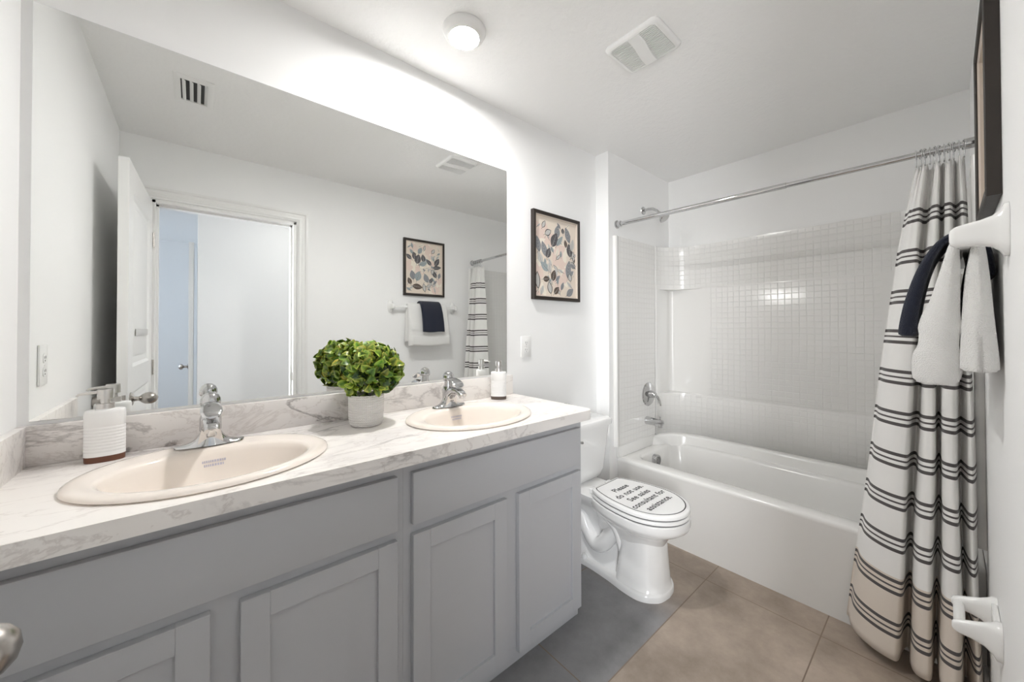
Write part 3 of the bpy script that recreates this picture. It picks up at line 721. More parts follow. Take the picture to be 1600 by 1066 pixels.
leaves1 = [(.2, .10, .10, 30, .3, 'ol'), (.30, .19, .12, 60, .35, 'ol'), (.52, .16, .16, 5, .32, 'gy'), (.45, .27, .19, 25, .33, 'dk'), (.66, .13, .07, -10, .4, 'dk'), (.78, .17, .20, -22, .25, 'gy'), (.58, .27, .17, 40, .2, 'bl'),
           (.73, .29, .10, -12, .3, 'br'), (.83, .37, .17, -12, .33, 'dk'), (.90, .29, .16, 12, .25, 'lt'), (.07, .36, .19, -14, .25, 'gy'), (.21, .41, .19, -22, .26, 'gy'), (.31, .45, .13, 20, .35, 'dk'), (.12, .53, .14, -20, .3, 'lt'),
           (.22, .63, .16, -55, .3, 'bl'), (.33, .62, .13, 10, .25, 'lt'), (.26, .785, .11, 82, .34, 'br'), (.43, .73, .14, 15, .34, 'br'), (.80, .62, .22, 10, .24, 'gy'), (.84, .73, .10, -15, .4, 'ol'), (.06, .81, .20, -5, .22, 'ol'),
           (.34, .89, .15, -15, .3, 'ol'), (.50, .92, .12, 45, .34, 'br'), (.84, .93, .15, 55, .32, 'gy'), (.16, .93, .12, 20, .25, 'lt'), (.60, .66, .10, -70, .2, 'lt'), (.95, .50, .06, 30, .2, 'br')]
blobs1 = [(.12, .2, .35), (.18, .25, .3), (.50, .50, .45), (.62, .46, .4), (.08, .67, .3), (.62, .82, .35), (.72, .7, .25), (.1, .95, .3), (.35, .3, .3)]
frame_art((1.6465, -0.0006, 1.7005), 0, leaves1, blobs1, 3, 'dark framed grey and pink leaf print on the wall between mirror and tub')
leaves2 = [(.08, .30, .13, -50, .3, 'dk'), (.22, .27, .14, -8, .3, 'dk'), (.32, .33, .18, 15, .36, 'dk'), (.25, .24, .06, -10, .3, 'br'), (.38, .16, .13, 28, .34, 'bl'), (.47, .30, .14, -10, .34, 'dk'), (.47, .41, .16, 70, .3, 'bl'), (.63, .37, .14, -45, .28, 'dk'),
           (.86, .35, .17, 32, .3, 'dk'), (.86, .46, .18, 82, .22, 'dk'), (.75, .14, .10, 35, .35, 'ol'), (.88, .25, .08, 40, .3, 'lt'), (.18, .65, .17, -12, .34, 'gy'), (.33, .66, .19, 18, .36, 'bl'), (.10, .77, .13, -25, .34, 'br'), (.31, .87, .2, 97, .28, 'br'),
           (.55, .69, .17, -20, .33, 'gy'), (.69, .73, .11, 32, .33, 'dk'), (.79, .60, .15, -35, .3, 'dk'), (.93, .62, .11, 15, .3, 'gy'), (.73, .55, .10, 10, .35, 'ol'), (.50, .88, .16, -10, .25, 'ol'), (.63, .84, .12, 75, .22, 'ol'), (.78, .83, .1, 60, .2, 'lt'), (.62, .52, .07, 10, .3, 'lt')]
blobs2 = [(.15, .1, .3), (.6, .15, .35), (.66, .42, .28), (.12, .47, .35), (.40, .52, .3), (.8, .9, .35), (.9, .75, .25), (.45, .1, .2)]
# the mirrored side: paper x runs the other way, so flip the layout for a wall that faces +y
leaves2 = [(1-u, v, L, -a, wd, k) for u, v, L, a, wd, k in leaves2]; blobs2 = [(1-u, v, s) for u, v, s in blobs2]
frame_art((1.600, W+0.0006, 1.836), PI, leaves2, blobs2, 9, 'dark framed leaf print above the white towel bar')

# ------------------------------------------------------------------ outlets
def outlet(loc, rz, label):
    root = empty('wall_outlet', loc, rz); tag(root, label, 'outlet', 'white wall outlets')
    b = B(); box(b, -0.037, 0.037, -0.006, -0.0003, -0.059, 0.059, 0.0025); finish('cover_plate', b, 'plastic', root)
    for dz in (-0.0195, 0.0195):
        b = B(); loft(b, [circle(0, dz, -0.0055, 0.0155, 28, 0.0145, 3, 'y'), circle(0, dz, -0.0078, 0.015, 28, 0.014, 3, 'y')]); r_ = finish('socket', b, 'plastic', root)
        b = B(); box(b, -0.0072, -0.0052, -0.0083, -0.0079, dz-0.001, dz+0.007); box(b, 0.0052, 0.0070, -0.0083, -0.0079, dz-0.001, dz+0.006)
        lathe(b, [(0.0, -0.0079), (0.0022, -0.0079), (0.0022, -0.0083), (0.0, -0.0083)], 0, dz-0.007, 10, 'y'); finish('slots', b, 'dark', r_, smooth=0)
    b = B(); lathe(b, [(0.0, -0.006), (0.0028, -0.006), (0.002, -0.0072), (0.0, -0.0074)], 0, 0, 12, 'y'); finish('screw', b, 'steel', root)
outlet((1.400, 0, 1.177), 0, 'white double outlet on the wall below the leaf print, right of the mirror')
outlet((X0, -0.202, 1.172), PI/2, 'white outlet on the left wall, seen in the mirror above the side splash')

# ------------------------------------------------------------------ toilet
TX = 1.712
def egg(z, hw, yc, lf, lb, cut=None, n=56, p=2.0, pb=None, ox=0.0):
    out = []
    for i in range(n):
        t = 2*PI*i/n; s, c = math.sin(t), math.cos(t)       # c>0 is the front (-y)
        q = p if c > 0 else (pb or p)
        x = hw*math.copysign(abs(s)**(2/q), s); y = yc - (lf if c > 0 else lb)*math.copysign(abs(c)**(2/q), c)
        if cut is not None and y > cut: y = cut
        out.append((x+ox, y, z))
    return out
def toilet():
    root = empty('toilet', (TX, 0, 0)); tag(root, 'white two-piece toilet with printed lid sign between vanity and tub', 'toilet')
    b = B()
    # bowl: rim down to the waist
    loft(b, [egg(0.384, 0.150, -0.53, 0.185, 0.26, -0.30, p=2.1), egg(0.386, 0.170, -0.545, 0.196, 0.30, -0.26, p=2.05), egg(0.380, 0.179, -0.55, 0.199, 0.33, -0.24, p=2.05), egg(0.352, 0.181, -0.55, 0.200, 0.33, -0.24, p=2.05),
             egg(0.335, 0.176, -0.548, 0.196, 0.32, -0.24), egg(0.318, 0.158, -0.54, 0.182, 0.31, -0.24), egg(0.300, 0.135, -0.53, 0.160, 0.30, -0.24), egg(0.27, 0.112, -0.515, 0.142, 0.28, -0.25), egg(0.22, 0.10, -0.50, 0.13, 0.25, -0.26)])
    # front column, drawn out to the foot
    loft(b, [egg(0.315, 0.100, -0.520, 0.112, 0.05, p=2.3, pb=5), egg(0.25, 0.103, -0.520, 0.116, 0.062, p=2.3, pb=6), egg(0.15, 0.110, -0.520, 0.124, 0.075, p=2.3, pb=6), egg(0.07, 0.117, -0.520, 0.131, 0.085, p=2.3, pb=6), egg(0.034, 0.121, -0.520, 0.135, 0.088, p=2.3, pb=6), egg(0.028, 0.128, -0.52, 0.141, 0.09, p=2.3, pb=6)])
    # foot plate
    foot = lambda z, k: [(x, y, z) for x, y in [(p_.x, p_.y) for p_ in catmull([(0, -0.664-k, 0), (0.075, -0.648-k, 0), (0.128+k, -0.585, 0), (0.134+k, -0.50, 0), (0.120+k, -0.40, 0), (0.112+k, -0.28, 0), (0.116+k, -0.16, 0), (0.10+k, -0.085, 0), (0.05, -0.07, 0), (-0.05, -0.07, 0), (-0.10-k, -0.085, 0), (-0.116-k, -0.16, 0), (-0.112-k, -0.28, 0), (-0.120-k, -0.40, 0), (-0.134-k, -0.50, 0), (-0.128-k, -0.585, 0), (-0.075, -0.648-k, 0), (0, -0.664-k, 0)], 5)][:-1]]
    loft(b, [foot(0.0, 0.0), foot(0.022, 0.0), foot(0.030, -0.004), foot(0.034, -0.012)])
    # rear body and trapway, with the S of the trap standing out on both sides
    loft(b, [egg(0.03, 0.085, -0.25, 0.24, 0.16, p=3), egg(0.12, 0.065, -0.25, 0.24, 0.16, p=3), egg(0.22, 0.060, -0.25, 0.25, 0.16, p=3), egg(0.30, 0.085, -0.26, 0.27, 0.19, p=3), egg(0.345, 0.118, -0.24, 0.27, 0.20, p=3.4), egg(0.384, 0.125, -0.23, 0.27, 0.20, p=3.6)])
    for sx in (-1, 1):
        _tp = [(sx*0.040, -0.47, 0.30), (sx*0.066, -0.40, 0.225), (sx*0.074, -0.34, 0.145), (sx*0.072, -0.29, 0.13), (sx*0.068, -0.235, 0.18), (sx*0.066, -0.20, 0.235), (sx*0.064, -0.155, 0.23), (sx*0.064, -0.135, 0.16), (sx*0.064, -0.14, 0.06)]; _tc = catmull(_tp, 5); tube(b, _tc, [0.045 - 0.007*math.sin(PI*q/(len(_tc)-1)) for q in range(len(_tc))], 18)
        _tc = catmull([(sx*0.112, -0.34, 0.345), (sx*0.100, -0.43, 0.27), (sx*0.088, -0.46, 0.16)], 6); tube(b, _tc, [0.02-0.008*q/(len(_tc)-1) for q in range(len(_tc))], 12)
    finish('bowl', b, 'porcelain', root, smooth=50)
    for sx in (-1, 1):
        b = B(); lathe(b, [(0.016, 0.030), (0.016, 0.040), (0.010, 0.050), (0.0, 0.053)], sx*0.098, -0.235, 16); finish('bolt_cap', b, 'porcelain', root)
    # seat and lid
    def slab(z0, z1, g, cut):
        R = []
        for z, k in ((z0, 0.004), (z0+0.002, 0.0), (z1-0.006, 0.0), (z1-0.002, 0.003), (z1, 0.009)):
            R.append(egg(z, 0.178+g-k, -0.555, 0.192+g-k, 0.33+g-k, cut+(0-k if k else 0)))
        return R
    b = B(); loft(b, slab(0.3885, 0.4085, 0.0, -0.292)); finish('seat', b, 'porcelain', root, smooth=40)
    b = B(); loft(b, slab(0.4120, 0.4330, 0.001, -0.300)); finish('lid', b, 'porcelain', root, smooth=40)
    b = B(); loft(b, [egg(0.4084, 0.1755, -0.555, 0.1895, 0.325, -0.298), egg(0.4122, 0.1755, -0.555, 0.1895, 0.325, -0.298)]); finish('seat_gap_shade', b, 'rubber_and_shade', root)  # dark slab standing for the shade in the gap between seat and lid
    b = B(); loft(b, [egg(0.385, 0.1755, -0.555, 0.1895, 0.325, -0.298), egg(0.3887, 0.1755, -0.555, 0.1895, 0.325, -0.298)]); finish('seat_gap_shade', b, 'rubber_and_shade', root)  # same dark filler for the shaded gap between bowl and seat
    for sx in (-1, 1):
        b = B(); box(b, sx*0.07-0.022, sx*0.07+0.022, -0.296, -0.262, 0.386, 0.414, 0.006, 3); finish('hinge', b, 'porcelain', root)
    # sign on the lid
    b = B(); zt = 0.4331
    def ol(k, cut): return [(x, y) for x, y, z in egg(0, 0.163-k, -0.556, 0.176-k, 0.322-k, cut)]
    r1, r2, r3, r4 = ol(0, -0.312), ol(0.002, -0.314), ol(0.0075, -0.3188), None
    def ringfill(A, Bq, mi):
        va = [b.verts.new((x, y, zt+0.0004)) for x, y in A]; vb = [b.verts.new((x, y, zt+0.0004)) for x, y in Bq]
        for i in range(len(va)):
            j = (i+1) % len(va)
            f = b.faces.new((va[i], va[j], vb[j], vb[i])); f.material_index = mi
    ringfill(r1, r2, 0); ringfill(r2, r3, 1)
    f = b.faces.new([b.verts.new((x, y, zt+0.0004)) for x, y in r3]); f.material_index = 0
    va = [b.verts.new((x, y, zt+0.0004)) for x, y in r1]; vb = [b.verts.new((x, y, zt)) for x, y in r1]
    for i in range(len(va)): b.faces.new((va[i], va[(i+1) % len(va)], vb[(i+1) % len(va)], vb[i]))
    bmesh.ops.remove_doubles(b, verts=b.verts[:], dist=1e-6)
    st = finish('lid_sign', b, ['sticker', 'black'], root, smooth=0); st['label'] = 'white printed sign with black outline on the lid'
    lines = [('Please', -0.402, 0.0), ('do not use.', -0.456, 0.0), ('See sales', -0.510, 0.0), ('consultant for', -0.563, 0.0), ('assistance.', -0.617, 0.0)]
    for i, (txt, y, dx) in enumerate(lines):
        cu = bpy.data.curves.new('lettering', 'FONT'); cu.body = txt; cu.size = 0.046; cu.align_x = 'CENTER'; cu.align_y = 'CENTER'; cu.offset = 0.0011; cu.space_character = 1.08
        o = bpy.data.objects.new('tmp', cu); C.objects.link(o)
        dg = bpy.context.evaluated_depsgraph_get(); me = bpy.data.meshes.new_from_object(o.evaluated_get(dg)); bpy.data.objects.remove(o)
        me.materials.clear(); me.transform(Matrix.Translation((-0.005, y, zt+0.0008)))
        t = link('lettering', me, st, ['black'])
    # tank
    b = B()
    TR = lambda z, hw, yb, yf, r=0.04: rrect(-hw, hw-0.006, yf, yb, r, z)
    loft(b, [TR(0.384, 0.165, -0.035, -0.150), TR(0.395, 0.180, -0.030, -0.165), TR(0.44, 0.195, -0.026, -0.178), TR(0.60, 0.212, -0.024, -0.190), TR(0.700, 0.220, -0.022, -0.198)])
    finish('tank', b, 'porcelain', root, smooth=40)
    b = B(); loft(b, [TR(0.7005, 0.224, -0.018, -0.202), TR(0.704, 0.232, -0.012, -0.210), TR(0.728, 0.234, -0.012, -0.212), TR(0.738, 0.229, -0.015, -0.207), TR(0.742, 0.219, -0.024, -0.197)]); finish('tank_lid', b, 'porcelain', root, smooth=40)
    b = B(); lathe(b, [(0.0, -0.1955), (0.014, -0.196), (0.012, -0.204), (0.0, -0.205)], -0.15, 0.655, 16, 'y'); tube(b, [(-0.15, -0.206, 0.655), (-0.12, -0.214, 0.652), (-0.085, -0.216, 0.646)], [0.006, 0.006, 0.008], 10); finish('flush_lever', b, 'chrome', root)
    for sx in (-1, 1):
        b = B(); lathe(b, [(0.012, 0.372), (0.012, 0.386), (0.0, 0.387)], sx*0.09, -0.1, 12); finish('tank_bolt', b, 'rubber_and_shade', root)
toilet()

# ------------------------------------------------------------------ bathtub
TXF = 2.131
def tub():
    root = empty('bathtub', (TXF, -0.85, 0)); tag(root, 'white alcove bathtub with flat apron below the patterned surround', 'bathtub'); T0 = Matrix.Translation((-TXF, 0.85, 0))
    y0, y1, x1 = W+0.001, JOG-0.001, XL-0.001
    b = B(); R = [rrect(TXF+0.012, x1, y0, y1, 0.002, 0.0, 8), rrect(TXF+0.010, x1, y0, y1, 0.002, 0.05, 8), rrect(TXF+0.003, x1, y0, y1, 0.002, 0.385, 8), rrect(TXF, x1, y0, y1, 0.003, 0.400, 8), rrect(TXF-0.001, x1, y0, y1, 0.004, 0.412, 8),
                  rrect(TXF+0.003, x1-0.002, y0+0.002, y1-0.002, 0.006, 0.420, 8), rrect(TXF+0.012, x1-0.01, y0+0.01, y1-0.008, 0.01, 0.4245, 8),
                  rrect(TXF+0.085, 2.745, y0+0.10, y1-0.072, 0.07, 0.4235, 8), rrect(TXF+0.097, 2.735, y0+0.11, y1-0.082, 0.08, 0.418, 8), rrect(TXF+0.104, 2.729, y0+0.116, y1-0.088, 0.085, 0.405, 8),
                  rrect(TXF+0.125, 2.712, y0+0.16, y1-0.105, 0.10, 0.28, 8), rrect(TXF+0.150, 2.690, y0+0.24, y1-0.135, 0.11, 0.12, 8), rrect(TXF+0.175, 2.665, y0+0.30, y1-0.165, 0.11, 0.075, 8), rrect(TXF+0.23, 2.62, y0+0.38, y1-0.22, 0.09, 0.060, 8)]
    loft(b, R, False, True); b.transform(T0); finish('tub_shell', b, 'acrylic', root, smooth=50)
    # raised ledge along the back wall, sweeping into the side walls
    b = B()
    def ledge(z, g):
        c = catmull([(2.50, y1-0.001, 0), (2.60, y1-0.030-g, 0), (2.70, y1-0.095-g, 0), (2.765-g, y1-0.20, 0), (2.785-g, y1-0.36, 0), (2.788-g, -0.855, 0), (2.785-g, y0+0.36, 0), (2.765-g, y0+0.20, 0), (2.70, y0+0.095+g, 0), (2.60, y0+0.030+g, 0), (2.50, y0+0.001, 0)], 8)
        return [(p.x, p.y, z) for p in c] + [(x1, y0+0.001, z), (x1, y1-0.001, z)]
    loft(b, [ledge(0.41, 0.012), ledge(0.43, 0.008), ledge(0.475, 0.002), ledge(0.486, -0.003), ledge(0.490, -0.010)]); b.transform(T0); finish('back_ledge', b, 'acrylic', root, smooth=50)
    # overflow cover with slots on the faucet-end wall of the basin
    b = B(); cy, cz = y1-0.094, 0.360
    lathe(b, [(0.0, cy+0.008), (0.039, cy+0.008), (0.0395, cy-0.022), (0.037, cy-0.027), (0.0, cy-0.028)], 2.445, cz, 32, 'y'); b.transform(T0)
    ov = finish('overflow_cover', b, 'chrome', root)
    b = B()
    for k in range(-3, 4):
        hw = math.sqrt(max(0, 0.028**2 - (k*0.008)**2)); box(b, 2.445-hw, 2.445+hw, cy-0.0288, cy-0.0279, cz+k*0.008-0.0017, cz+k*0.008+0.0017)
    b.transform(T0); finish('slots', b, 'rubber_and_shade', ov, smooth=0)
    b = B(); lathe(b, [(0.0, 0.0605), (0.03, 0.0605), (0.028, 0.064), (0.0, 0.066)], 2.42, -0.42, 24); b.transform(T0); finish('drain', b, 'chrome', root)
tub()

# ------------------------------------------------------------------ tub surround
def surround():
    root = empty('tub_surround', (2.7, -0.85, 0.49)); tag(root, 'glossy white moulded tub surround with small square tile pattern and corner shelves', 'tub surround'); T0 = Matrix.Translation((-2.7, 0.85, -0.49))
    SY, SX, Y2 = -0.124, 2.832, W+0.022
    x0 = 2.618
    def plan(kind, d=0.0):
        P = []
        N = 14
        if kind == 'cove':
            P += [(x0-0.02, SY+d)]
            for i in range(N+1):
                t = PI/2*i/N; P.append((x0 + (SX-x0)*math.sin(t)**0.9 + 0*d, SY - 0.29 + 0.29*math.cos(t)**0.9 + 0))
            for i in range(N, -1, -1):
                t = PI/2*i/N; P.append((x0 + (SX-x0)*math.sin(t)**0.9, Y2 + 0.29 - 0.29*math.cos(t)**0.9))
            P += [(x0-0.02, Y2)]
        else:
            r = 0.03; D = d
            P += [(x0-0.02, SY+d)]
            for i in range(N+1):
                if i < 4: P.append((x0 + 0.01 + i*0.05, SY + d))
                elif i < N-3:
                    t = PI/2*(i-4)/(N-8); P.append((SX+d-r + r*math.sin(t), SY+d-r + r*math.cos(t)))
                else: P.append((SX+d, SY - 0.06 - (i-(N-3))*0.076))
            Q = P[1:][::-1]
            P += [(x, SY+Y2-y) for x, y in Q]
            P += [(x0-0.02, Y2)]
        return P
    levels = [('cove', 0.491, 0), ('cove', 0.782, 0), ('cove', 0.790, -1), ('rec', 0.793, 0), ('rec', 1.570, 0), ('cove', 1.573, -1), ('cove', 1.580, 0), ('cove', 1.806, 0), ('cove2', 1.814, 0), ('cove2', 1.884, 0), ('cove2', 1.892, 1), ('wall', 1.894, 0)]
    rings = []
    for k, z, q in levels:
        if k == 'wall': P = [(min(x+0.03, XL-0.001), y+0.018 if y > -0.85 else y-0.018) for x, y in plan('cove')]
        elif k == 'rec': P = plan('rec')
        else: P = plan('cove')
        if k == 'cove2': P = [(x-0.005*(1 if x > 2.62 else 0), y) for x, y in P]
        if q == -1: P = [(x+0.002, y) for x, y in P]
        rings.append([(x, y, z) for x, y in P])
    b = B(); V = loft(b, rings, False, False, closed=False); uvl = b.loops.layers.uv.new('UVMap')
    arc = {}
    base = rings[0]; s = 0; S = [0]
    for i in range(1, len(base)): s += (Vector(base[i])-Vector(base[i-1])).length; S.append(s)
    for row in V:
        for i, v in enumerate(row): arc[v] = S[i]
    rec_rows = set(V[3]) | set(V[4])
    for f in b.faces:
        vs = [lp.vert for lp in f.loops]
        mid_x = sum(v.co.y for v in vs)/4
        plain = all(v in rec_rows for v in vs) and (mid_x > -0.42 or mid_x < -1.30)
        flat = max(v.co.z for v in vs)-min(v.co.z for v in vs) < 0.012
        for lp in f.loops: lp[uvl].uv = (arc[lp.vert], lp.vert.co.z)
        f.material_index = 1 if (plain or flat) else 0
    b.transform(T0); o = finish('back_panel', b, ['tile', 'acrylic'], root, smooth=40)
    sol = o.modifiers.new('thick', 'SOLIDIFY'); sol.thickness = 0.003; sol.offset = -1
    for nm, ya, yb, sg in (('side_panel', JOG-0.0005, SY, -1), ('side_panel', W+0.0005, Y2, 1)):
        b = B()
        ring = lambda x, f: [(x, ya, 0.494), (x, ya, 1.892), (x, ya+(yb-ya)*f, 1.892 - (0.004 if f > 0.8 else 0)), (x, ya+(yb-ya)*f, 0.494)]
        # rounded front edge then the flat, patterned panel
        def rg(x, y): return [(x, ya, 0.500), (x, ya, 1.890), (x, y, 1.890), (x, y, 0.500)]
        dY = yb-ya
        V = loft(b, [rg(2.092, ya+dY*0.55), rg(2.094, ya+dY*0.85), rg(2.099, ya+dY*1.0), rg(2.106, ya+dY*1.06), rg(2.114, ya+dY*1.0), rg(2.118, ya+dY*0.86), rg(2.14, ya+dY*0.86), rg(2.5965, ya+dY*0.86)])
        uvl = b.loops.layers.uv.new('UVMap')
        for f in b.faces:
            xs = [v.co.x for v in f.verts]; ys = [v.co.y for v in f.verts]
            pat = min(xs) > 2.13 and max(ys)-min(ys) < 1e-5 and abs(ys[0]-ya) > 0.01 and max(xs) < 2.61
            f.material_index = 0 if pat else 1
            for lp in f.loops: lp[uvl].uv = (lp.vert.co.x, lp.vert.co.z)
        b.transform(T0); finish(nm, b, ['tile', 'acrylic'], root, smooth=40)
    # flange between rim and side panel
    b = B()
    box(b, 2.120, 2.59, JOG-0.020, JOG-0.001, 0.424, 0.4995, 0.004); b.transform(T0); finish('lower_flange', b, 'acrylic', root)
surround()

# ------------------------------------------------------------------ tub fittings
VX = 2.497; WY = -0.1195
root = empty('shower_valve', (VX, WY, 0.803)); tag(root, 'round chrome shower valve with lever on the faucet-end surround', 'shower valve')
b = B(); lathe(b, [(0.0, 0.0), (0.086, 0.0), (0.086, -0.003), (0.080, -0.009), (0.050, -0.013), (0.034, -0.015), (0.0, -0.016)], 0, 0, 48, 'y'); finish('escutcheon', b, 'chrome', root)
b = B(); lathe(b, [(0.0, -0.014), (0.027, -0.015), (0.024, -0.032), (0.021, -0.052), (0.017, -0.058), (0.0, -0.060)], 0, 0, 28, 'y')
tube(b, [(0.008, -0.045, -0.004), (0.028, -0.056, -0.018), (0.046, -0.062, -0.045), (0.052, -0.066, -0.082)], [0.011, 0.010, 0.008, 0.006], 12); finish('lever_handle', b, 'chrome', root)
root = empty('tub_spout', (2.470, WY, 0.618)); tag(root, 'chrome tub spout low on the surround above the rim', 'tub spout')
b = B(); lathe(b, [(0.0, 0.0), (0.028, 0.0), (0.029, -0.006), (0.027, -0.05), (0.025, -0.105), (0.022, -0.120), (0.013, -0.126), (0.0, -0.127)], 0, 0, 28, 'y')
lathe(b, [(0.0, -0.034), (0.016, -0.034), (0.019, -0.010), (0.0, -0.008)], 0, -0.103, 20); finish('spout_body', b, 'chrome', root)
b = B(); lathe(b, [(0.004, 0.018), (0.004, 0.034), (0.007, 0.036), (0.007, 0.041), (0.0, 0.042)], 0, -0.103, 14); finish('diverter_knob', b, 'chrome', root)
root = empty('wall_shower', (2.475, JOG-0.0003, 2.135)); tag(root, 'small chrome shower head on a curved arm above the surround', 'shower')
b = B(); lathe(b, [(0.0, 0.0), (0.030, 0.0), (0.028, -0.006), (0.012, -0.012), (0.0, -0.012)], 0, 0, 28, 'y'); finish('wall_flange', b, 'chrome', root)
b = B(); tube(b, [(0, -0.005, 0), (0, -0.04, 0.003), (0, -0.075, -0.004), (0, -0.105, -0.024), (0, -0.125, -0.05)], 0.0095, 14); finish('shower_arm', b, 'chrome', root)
b = B(); lathe(b, [(0.0, 0.0), (0.012, 0.0), (0.014, -0.012), (0.012, -0.020), (0.022, -0.034), (0.036, -0.052), (0.038, -0.062), (0.033, -0.066), (0.0, -0.066)], 0, 0, 32)
b.transform(Matrix.Translation((0, -0.121, -0.044)) @ Matrix.Rotation(math.radians(-42), 4, 'X')); finish('spray_head', b, 'chrome', root)

# curtain rod
RA, RB = Vector((2.137, JOG-0.0005, 1.972)), Vector((2.137, W+0.0005, 1.947))
root = empty('curtain_rod', (2.137, -0.85, 1.96)); tag(root, 'polished chrome curtain rod spanning the tub alcove', 'curtain rod'); T0 = Matrix.Translation((-2.137, 0.85, -1.96))
b = B(); tube(b, [RA.lerp(RB, 0.01), RA.lerp(RB, 0.62)], 0.0135, 20); tube(b, [RA.lerp(RB, 0.60), RA.lerp(RB, 0.99)], 0.0115, 20); b.transform(T0); finish('rod_tube', b, 'chrome', root)
for P, sg in ((RA, -1), (RB, 1)):
    b = B(); lathe(b, [(0.0, P.y), (0.027, P.y), (0.027, P.y+sg*0.007), (0.019, P.y+sg*0.012), (0.0185, P.y+sg*0.034), (0.014, P.y+sg*0.036), (0.0, P.y+sg*0.036)], P.x, P.z, 24, 'y'); b.transform(T0); finish('rod_flange', b, 'chrome', root)

# ------------------------------------------------------------------ shower curtain
def zrod(y): return RA.z + (RB.z-RA.z)*(y-RA.y)/(RB.y-RA.y)
bot = [(2.120, -1.238), (2.112, -1.246), (2.050, -1.262), (2.005, -1.290), (1.972, -1.335), (1.962, -1.378), (1.975, -1.398), (2.050, -1.404), (2.098, -1.412), (2.085, -1.420), (2.015, -1.424), (1.962, -1.438), (1.948, -1.462), (1.962, -1.478), (2.040, -1.484), (2.095, -1.490),
       (2.040, -1.496), (1.960, -1.502), (1.935, -1.522), (1.945, -1.545), (2.02, -1.552), (2.090, -1.558), (2.04, -1.566), (1.985, -1.574), (1.975, -1.586), (2.03, -1.594), (2.09, -1.596)]
n_ = len(bot)
top = []
for i, (x, y) in enumerate(bot):
    u = i/(n_-1); top.append((2.137 + (x-2.03)*0.28, -1.452 - u*0.122))
Pb = catmull([(x, y, 0) for x, y in bot], 8); Pt = catmull([(x, y, 0) for x, y in top], 8)
s = 0; arc = [0]
for i in range(1, len(Pb)): s += (Pb[i]-Pb[i-1]).length; arc.append(s)
b = B(); rows = []; NZ = 72; ZT, ZB = 1.905, 0.045
for k in range(NZ+1):
    v = k/NZ; z = ZB + (ZT-ZB)*v
    e = (1-v)                             # 1 at the hem
    m_ = 1-(1-e)**1.25 if e > 0 else 0
    m_ = 0.12*min(1, e*9) + 0.88*e**0.9
    row = []
    for i, (p, q) in enumerate(zip(Pb, Pt)):
        a = arc[i]
        x = q.x + (p.x-q.x)*m_; y = q.y + (p.y-q.y)*(0.10*min(1, e*6)+0.90*e)
        fine = math.sin(a*95+1.0)*0.006*math.exp(-e*9) + math.sin(a*42)*0.003*math.exp(-e*3)
        x += fine + 0.004*math.sin(z*5+a*6); y += 0.002*math.sin(z*7+a*9)
        zz = z + 0.008*math.sin(a*9+1.0)*e + (0.012*math.cos(a*60)-0.012)*math.exp(-e*30)
        zz += 0.010*((2.137-x)/0.18)*0
        row.append(b.verts.new((x, max(y, W+0.004), zz)))
    rows.append(row)
uvl = b.loops.layers.uv.new('UVMap'); info = {}
for k, row in enumerate(rows):
    for i, v in enumerate(row): info[v] = (arc[i], ZB + (ZT-ZB)*k/NZ)
for r0, r1 in zip(rows[:-1], rows[1:]):
    for i in range(len(r0)-1):
        f = b.faces.new((r0[i], r0[i+1], r1[i+1], r1[i]))
        for lp in f.loops: lp[uvl].uv = info[lp.vert]
o = finish('shower_curtain', b, 'curtain', smooth=180)
tag(o, 'white shower curtain with grey triple stripes and tan hem, bunched at the towel wall', 'curtain')
sol = o.modifiers.new('thick', 'SOLIDIFY'); sol.thickness = 0.0016
b = B(); ring0 = None
ringm = bpy.data.meshes.new('curtain_ring'); N = 28
pts = []
for i in range(N+1):
    t = math.radians(-60 + 300*i/N) ; pts.append((0.018*math.cos(t+PI/2+math.radians(-30)), 0, 0.018*math.sin(t+PI/2+math.radians(-30))))
pts = [(0.0035, 0, -0.045), (-0.003, 0, -0.048), (-0.005, 0, -0.040)] + [(-0.004, 0, -0.022)] + [(0.0175*math.sin(math.radians(a)), 0, 0.0175*math.cos(math.radians(a))) for a in range(-150, 151, 20)]
tube(b, pts, 0.0022, 8); bmesh.ops.recalc_face_normals(b, faces=b.faces[:]); b.to_mesh(ringm); b.free()
for p_ in ringm.polygons: p_.use_smooth = True
ringm.materials.append(MT['chrome'])
for i in range(11):
    o = bpy.data.objects.new('curtain_ring', ringm); C.objects.link(o); y = -1.455 - i*0.0118; o.location = (2.137, y, zrod(y)-0.0005); o.rotation_euler = (0, 0, 0.25*math.sin(i*2.1))
    tag(o, 'thin chrome hook bunched with its neighbours at the towel-wall end of the curtain rod', 'curtain ring', 'hooks holding the shower curtain')

# ------------------------------------------------------------------ towel bar, paper holder
def towel_bar():
    root = empty('towel_bar', (1.60, W, 1.475)); tag(root, 'white ceramic towel bar below the leaf print', 'towel bar')
    for x in (-0.318, 0.300):
        b = B(); R = []
        for y, hx, z0, z1 in ((0.0004, 0.024, -0.052, 0.060), (0.007, 0.023, -0.051, 0.058), (0.012, 0.020, -0.040, 0.046), (0.022, 0.017, -0.030, 0.036), (0.038, 0.0145, -0.025, 0.030), (0.058, 0.013, -0.024, 0.026), (0.072, 0.012, -0.023, 0.022), (0.079, 0.010, -0.018, 0.016), (0.081, 0.006, -0.010, 0.009)):
            R.append(circle(x, (z0+z1)/2, y, hx, 28, (z1-z0)/2, 3.2, 'y'))
        loft(b, R); finish('bar_post', b, 'ceramic', root, smooth=50)
    b = B(); box(b, -0.312, 0.294, 0.047, 0.065, -0.009, 0.009, 0.002); finish('bar', b, 'ceramic', root)
towel_bar()
